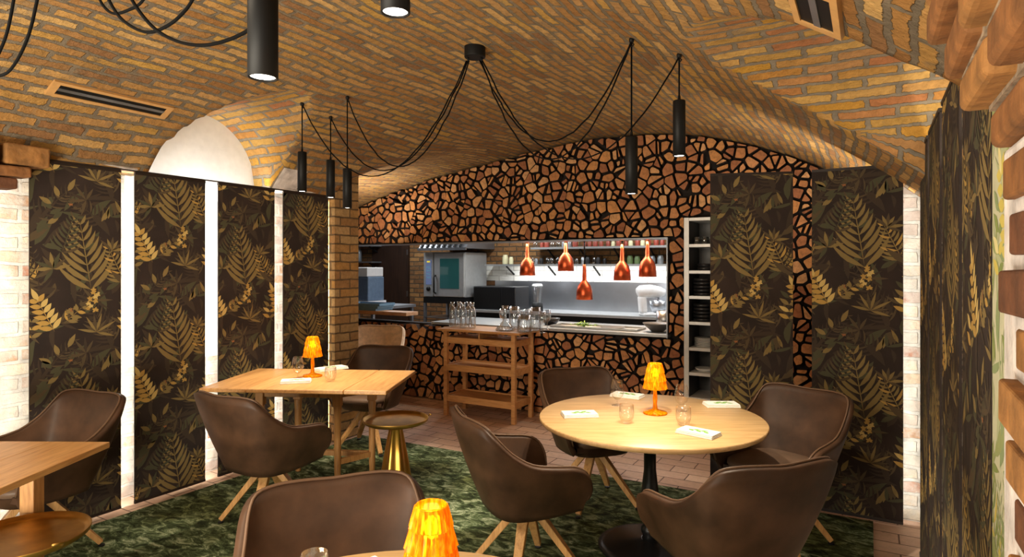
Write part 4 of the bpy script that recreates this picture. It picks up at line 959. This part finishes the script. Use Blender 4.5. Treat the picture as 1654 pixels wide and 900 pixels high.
v, u, z = hpt(1074, .55); lathe_thing('steel_canister', 'tall steel canister behind the dark bowl in the hatch', 'canister', (v, u, z), [(0, 0), (.09, 0), (.09, .19), (.086, .19), (.084, .01), (0, .01)], M['steel'])
v, u, z = hpt(889, .34); lathe_thing('black_bowl', 'black bowl on the hatch counter right beside the serving cart', 'bowl', (v, u, z), [(0, 0), (.06, 0), (.10, .05), (.11, .075), (.105, .075), (.09, .04), (0, .012)], M['black_cer'])
# left part of the hatch: board, tubs, machine, small shelves
bd0, bd1 = pxu(604, UB - .02), pxu(657, UB - .02)
bd = MB().bx((-6.1, UB - .03, .985), (bd1[0], UB + .20, 1.03)).build('wooden_counter_board', M['pale_wood'], bevel=.004); tag(bd, 'thick pale wooden board forming the counter left of the oven', 'counter')
mt = MB().bx((-7.2, UB + .56, .98), (-6.0, UB + 1.5, 1.02)).build('steel_table_top', M['steel_dull']); 
sb = thing('prep_table', 'steel prep table behind the wooden board by the dark door', 'table', (-7.2, UB + .56, 0)); mt.parent = sb; mt.location = (7.2, -UB - .56, 0)
for x_, y_ in ((.03, .03), (1.13, .03), (.03, .88), (1.13, .88)): MB().bx((x_, y_, 0), (x_ + .04, y_ + .04, .979)).build('leg', M['steel_dull'], sb)
v, u = pxu(600, UB + .14)
for k in range(3):
    o = MB().bx((-.36, -.16, 0), (.22, .16, .004)).bx((-.36, -.16, .004), (.22, -.15, .03)).bx((-.36, .15, .004), (.22, .16, .03)).bx((-.36, -.15, .004), (-.35, .15, .03)).bx((.21, -.15, .004), (.22, .15, .03)).build('blue_grey_tray', M['blue_tub'], loc=(v + .02 * k, u, 1.0305 + k * .0305), rotz=.03 * k)
    tag(o, ('bottom', 'middle', 'top')[k] + ' blue grey tray of the three stacked on the wooden board', 'tray', 'stacked blue grey trays')
v, u = pxu(585, 7.0); bx_ = thing('slicer_machine', 'blue grey steel machine behind the stacked trays', 'machine', (v, u, 1.0205))
MB().bx((-.28, 0, .05), (.12, .36, .42)).build('housing', M['blue_box'], bx_, bevel=.02); MB().bx((-.3, -.02, 0), (.14, .38, .049)).build('base', M['white_pl'], bx_); MB().bx((-.28, .0, .421), (.1, .36, .56)).build('lid', M['white_pl'], bx_, bevel=.01)
for z, lb in ((1.66, 'lower short steel shelf left of the dark door'), (1.96, 'upper short steel shelf left of the dark door')):
    v0, v1 = pxu(560, 8.5)[0], pxu(601, 8.5)[0]; t = thing('wall_shelf', lb, 'shelf', (v0, 8.48, z), 0, 'short steel shelves left of the dark door'); MB().bx((0, 0, 0), (v1 - v0, .318, .025)).build('board', M['steel_dull'], t); MB().bar((v1 - v0 - .1, .31, -.12), (v1 - v0 - .1, .05, -.001), .02, .02).build('bracket', M['black'], t)
v, u = pxu(580, 8.64); lathe_thing('storage_bottle', 'pale bottle on the lower short shelf left of the dark door', 'bottle', (v, u, 1.6855), [(0, 0), (.05, 0), (.05, .2), (.02, .24), (.02, .27), (0, .27)], M['grey_jar'])
# ================================================================== ON THE SERVING CART
def ct(px, d): v, u = pxu(px, FR[1] + d); return (v, u, .9305)
BOT_ = [(0, .004), (.034, 0), (.038, .01), (.038, .17), (.03, .20), (.02, .215), (.02, .235), (.025, .26), (.022, .26), (.017, .235), (.017, .215), (.027, .198), (.034, .17), (.034, .012), (0, .01)]
for k, (px, d) in enumerate(((731, .16), (741, .24), (748, .14), (757, .25), (763, .17))):
    lathe_thing('glass_carafe', 'clear glass carafe in the row at the left end of the serving cart', 'carafe', ct(px, d), [(r * 1.05, z * 1.06) for r, z in BOT_], M['glass_blue'], 'clear glass carafes on the serving cart', 20)
DEC = [(0, .003), (.09, 0), (.105, .012), (.07, .06), (.025, .10), (.016, .14), (.018, .2), (.04, .26), (.037, .26), (.015, .2), (.013, .14), (.022, .10), (.066, .06), (.098, .014), (0, .008)]
lathe_thing('decanter', 'wide based clear glass decanter in the middle of the serving cart', 'decanter', ct(816, .10), DEC, M['glass_blue'])
def jug(px, d, h, r, label):
    p = ct(px, d); t = thing('glass_jug', label, 'jug', p, 0, 'glass jugs on the serving cart')
    MB().lathe([(0, .004), (r, 0), (r * 1.02, .01), (r, h * .6), (r * .9, h), (r * .86, h), (r * .94, h * .6), (r * .94, .012), (0, .01)], 24, cap=False).build('body', M['glass_blue'], t)
    MB().tube([(r * .9, 0, h * .85), (r * 1.5, 0, h * .8), (r * 1.6, 0, h * .5), (r * .98, 0, h * .3)], .008, 8).build('handle', M['glass_blue'], t)
jug(847, .10, .17, .075, 'low clear glass jug near the right front of the serving cart'); jug(831, .29, .24, .06, 'taller clear glass jug behind the low jug on the serving cart')
jug(865, .28, .24, .062, 'tall clear glass jug at the right end of the serving cart')
def stack_glass(px, d, n, label):
    p = ct(px, d)
    lathe_thing('wine_goblet', label, 'glass', p, [(0, .002), (.034, 0), (.034, .003), (.006, .009), (.005, .08), (.03, .105), (.04, .15), (.034, .21), (.032, .21), (.037, .15), (.028, .108), (0, .09)], M['glass_blue'], 'wine goblets standing on the serving cart')
for px, d, l in ((812, .33, 'wine goblet standing at the back behind the decanter on the cart'), (851, .36, 'wine goblet standing between the two tall jugs on the cart'), (876, .10, 'wine goblet standing at the right front corner of the cart'), (884, .38, 'wine goblet standing at the right back corner of the cart')): stack_glass(px, d, 1, l)
v, u = pxu(868, 8.3)
tb = thing('blender_jug', 'dark kitchen blender on the back counter behind the cart glasses', 'blender', (v, u, .9205)); MB().lathe([(0, 0), (.09, 0), (.08, .12), (.0, .12)], 20, cap=False).build('base', M['black'], tb); MB().lathe([(.05, .121), (.08, .36), (.082, .38), (0, .38)], 20, cap=False).build('jar', M['glass_blue'], tb)
MB().lathe([(.083, .381), (.07, .41), (0, .415)], 20, cap=False).build('lid', M['white_pl'], tb)
# ================================================================== LIGHT
def area(name, loc, rot, sx, sy, e, col=(1, 1, 1)):
    L = bpy.data.lights.new(name, 'AREA'); L.shape = 'RECTANGLE'; L.size = sx; L.size_y = sy; L.energy = e; L.color = col
    o = bpy.data.objects.new(name, L); COL.objects.link(o); o.location = loc; o.rotation_euler = rot; return o
COOL, WARM, NEUT = (.92, .96, 1), (1, .80, .55), (1, .93, .82)
# LED strips on the back edges of the left panels, shining on the whitewashed wall
for u, e in ((1.62, 4.5), (2.27, 10), (2.872, 10), (3.476, 10), (4.04, 9)): area('led_strip', (VP - .03, u, 1.12), (0, PI / 2, 0), 2.15, .03, e, (1, .95, .86))
for u in (2.91, 3.51, 2.32): area('led_strip', (.275, u, 1.12), (0, -PI / 2, 0), 2.15, .03, 9, (1, .95, .86))
area('led_strip', (.215, 4.53, 1.12), (PI / 2, 0, 0), .03, 2.15, 2.2, (1, .97, .9))
area('led_strip', (.30, 1.42, 1.12), (0, -PI / 2, 0), 2.15, .03, 6, (1, .95, .86))
# unseen area lights added low along the sides to brighten the vault
area('vault_fill', (-4.28, 2.5, 2.20), (PI, .35, 0), .04, 2.6, 5, (1, .9, .72))
area('vault_fill', (.33, 2.9, 2.02), (PI, -.4, 0), .04, 1.4, 4, (1, .9, .7))
area('vault_fill', (-.35, 4.75, 1.60), (PI - .2, .3, 0), 1.0, .2, 16, (1, .86, .70))
area('vault_fill', (-4.85, 5.0, 1.95), (PI, -.45, 0), .06, 1.2, 22, (1, .86, .70))
# kitchen ceiling lamps
for v in (-6.8, -4.6, -2.6): area('kitchen_light', (v, 7.6, 2.70), (0, 0, 0), .3, 1.4, 36, (.93, .97, 1))
area('shelf_light', (-3.2, 8.52, 1.585), (.3, 0, 0), 3.6, .03, 22, (.97, .98, 1))
area('hatch_light', (-3.0, 6.3, 1.86), (0, 0, 0), 2.4, .05, 14, (1, .93, .82))
# unseen fill lights added behind the camera, for the room and the vault
area('room_fill', (-2.2, -.3, 2.45), (math.radians(35), 0, 0), 1.6, .8, 60, (1, .85, .64))
area('vault_upfill', (-2.0, -.6, .5), (math.radians(180 - 38), 0, 0), 2.4, .5, 150, (1, .90, .74))
area('lunette_fill', (-4.36, 2.9, 2.1), (PI, 0, 0), .1, .8, 1.6, (.9, .95, 1))  # unseen light added to brighten the white left lunette
def spot(loc, tgt, e, size, col, r=.05):
    L = bpy.data.lights.new('ceiling_spot', 'SPOT'); L.energy = e; L.spot_size = size; L.spot_blend = .6; L.color = col; L.shadow_soft_size = r
    o = bpy.data.objects.new('ceiling_spot', L); COL.objects.link(o); o.location = loc; o.rotation_euler = (Vector(tgt) - Vector(loc)).to_track_quat('-Z', 'Y').to_euler(); return o
W = bpy.data.worlds.new('World'); SC.world = W; W.use_nodes = True
W.node_tree.nodes['Background'].inputs[0].default_value = (1, .90, .78, 1); W.node_tree.nodes['Background'].inputs[1].default_value = .55
# ================================================================== CAMERA
cam = bpy.data.cameras.new('camera'); co = bpy.data.objects.new('camera', cam); COL.objects.link(co)
cam.sensor_fit = 'HORIZONTAL'; cam.sensor_width = 36; cam.lens = 36 * F / 1654; cam.shift_y = -(450 - CY) / 1654; cam.clip_start = .05
co.location = (0, 0, H); co.rotation_euler = (PI / 2, 0, YAW); SC.camera = co
vs = SC.view_settings; vs.view_transform = 'Standard'; vs.look = 'None'; vs.gamma = 1; vs.use_curve_mapping = False; vs.exposure = 0
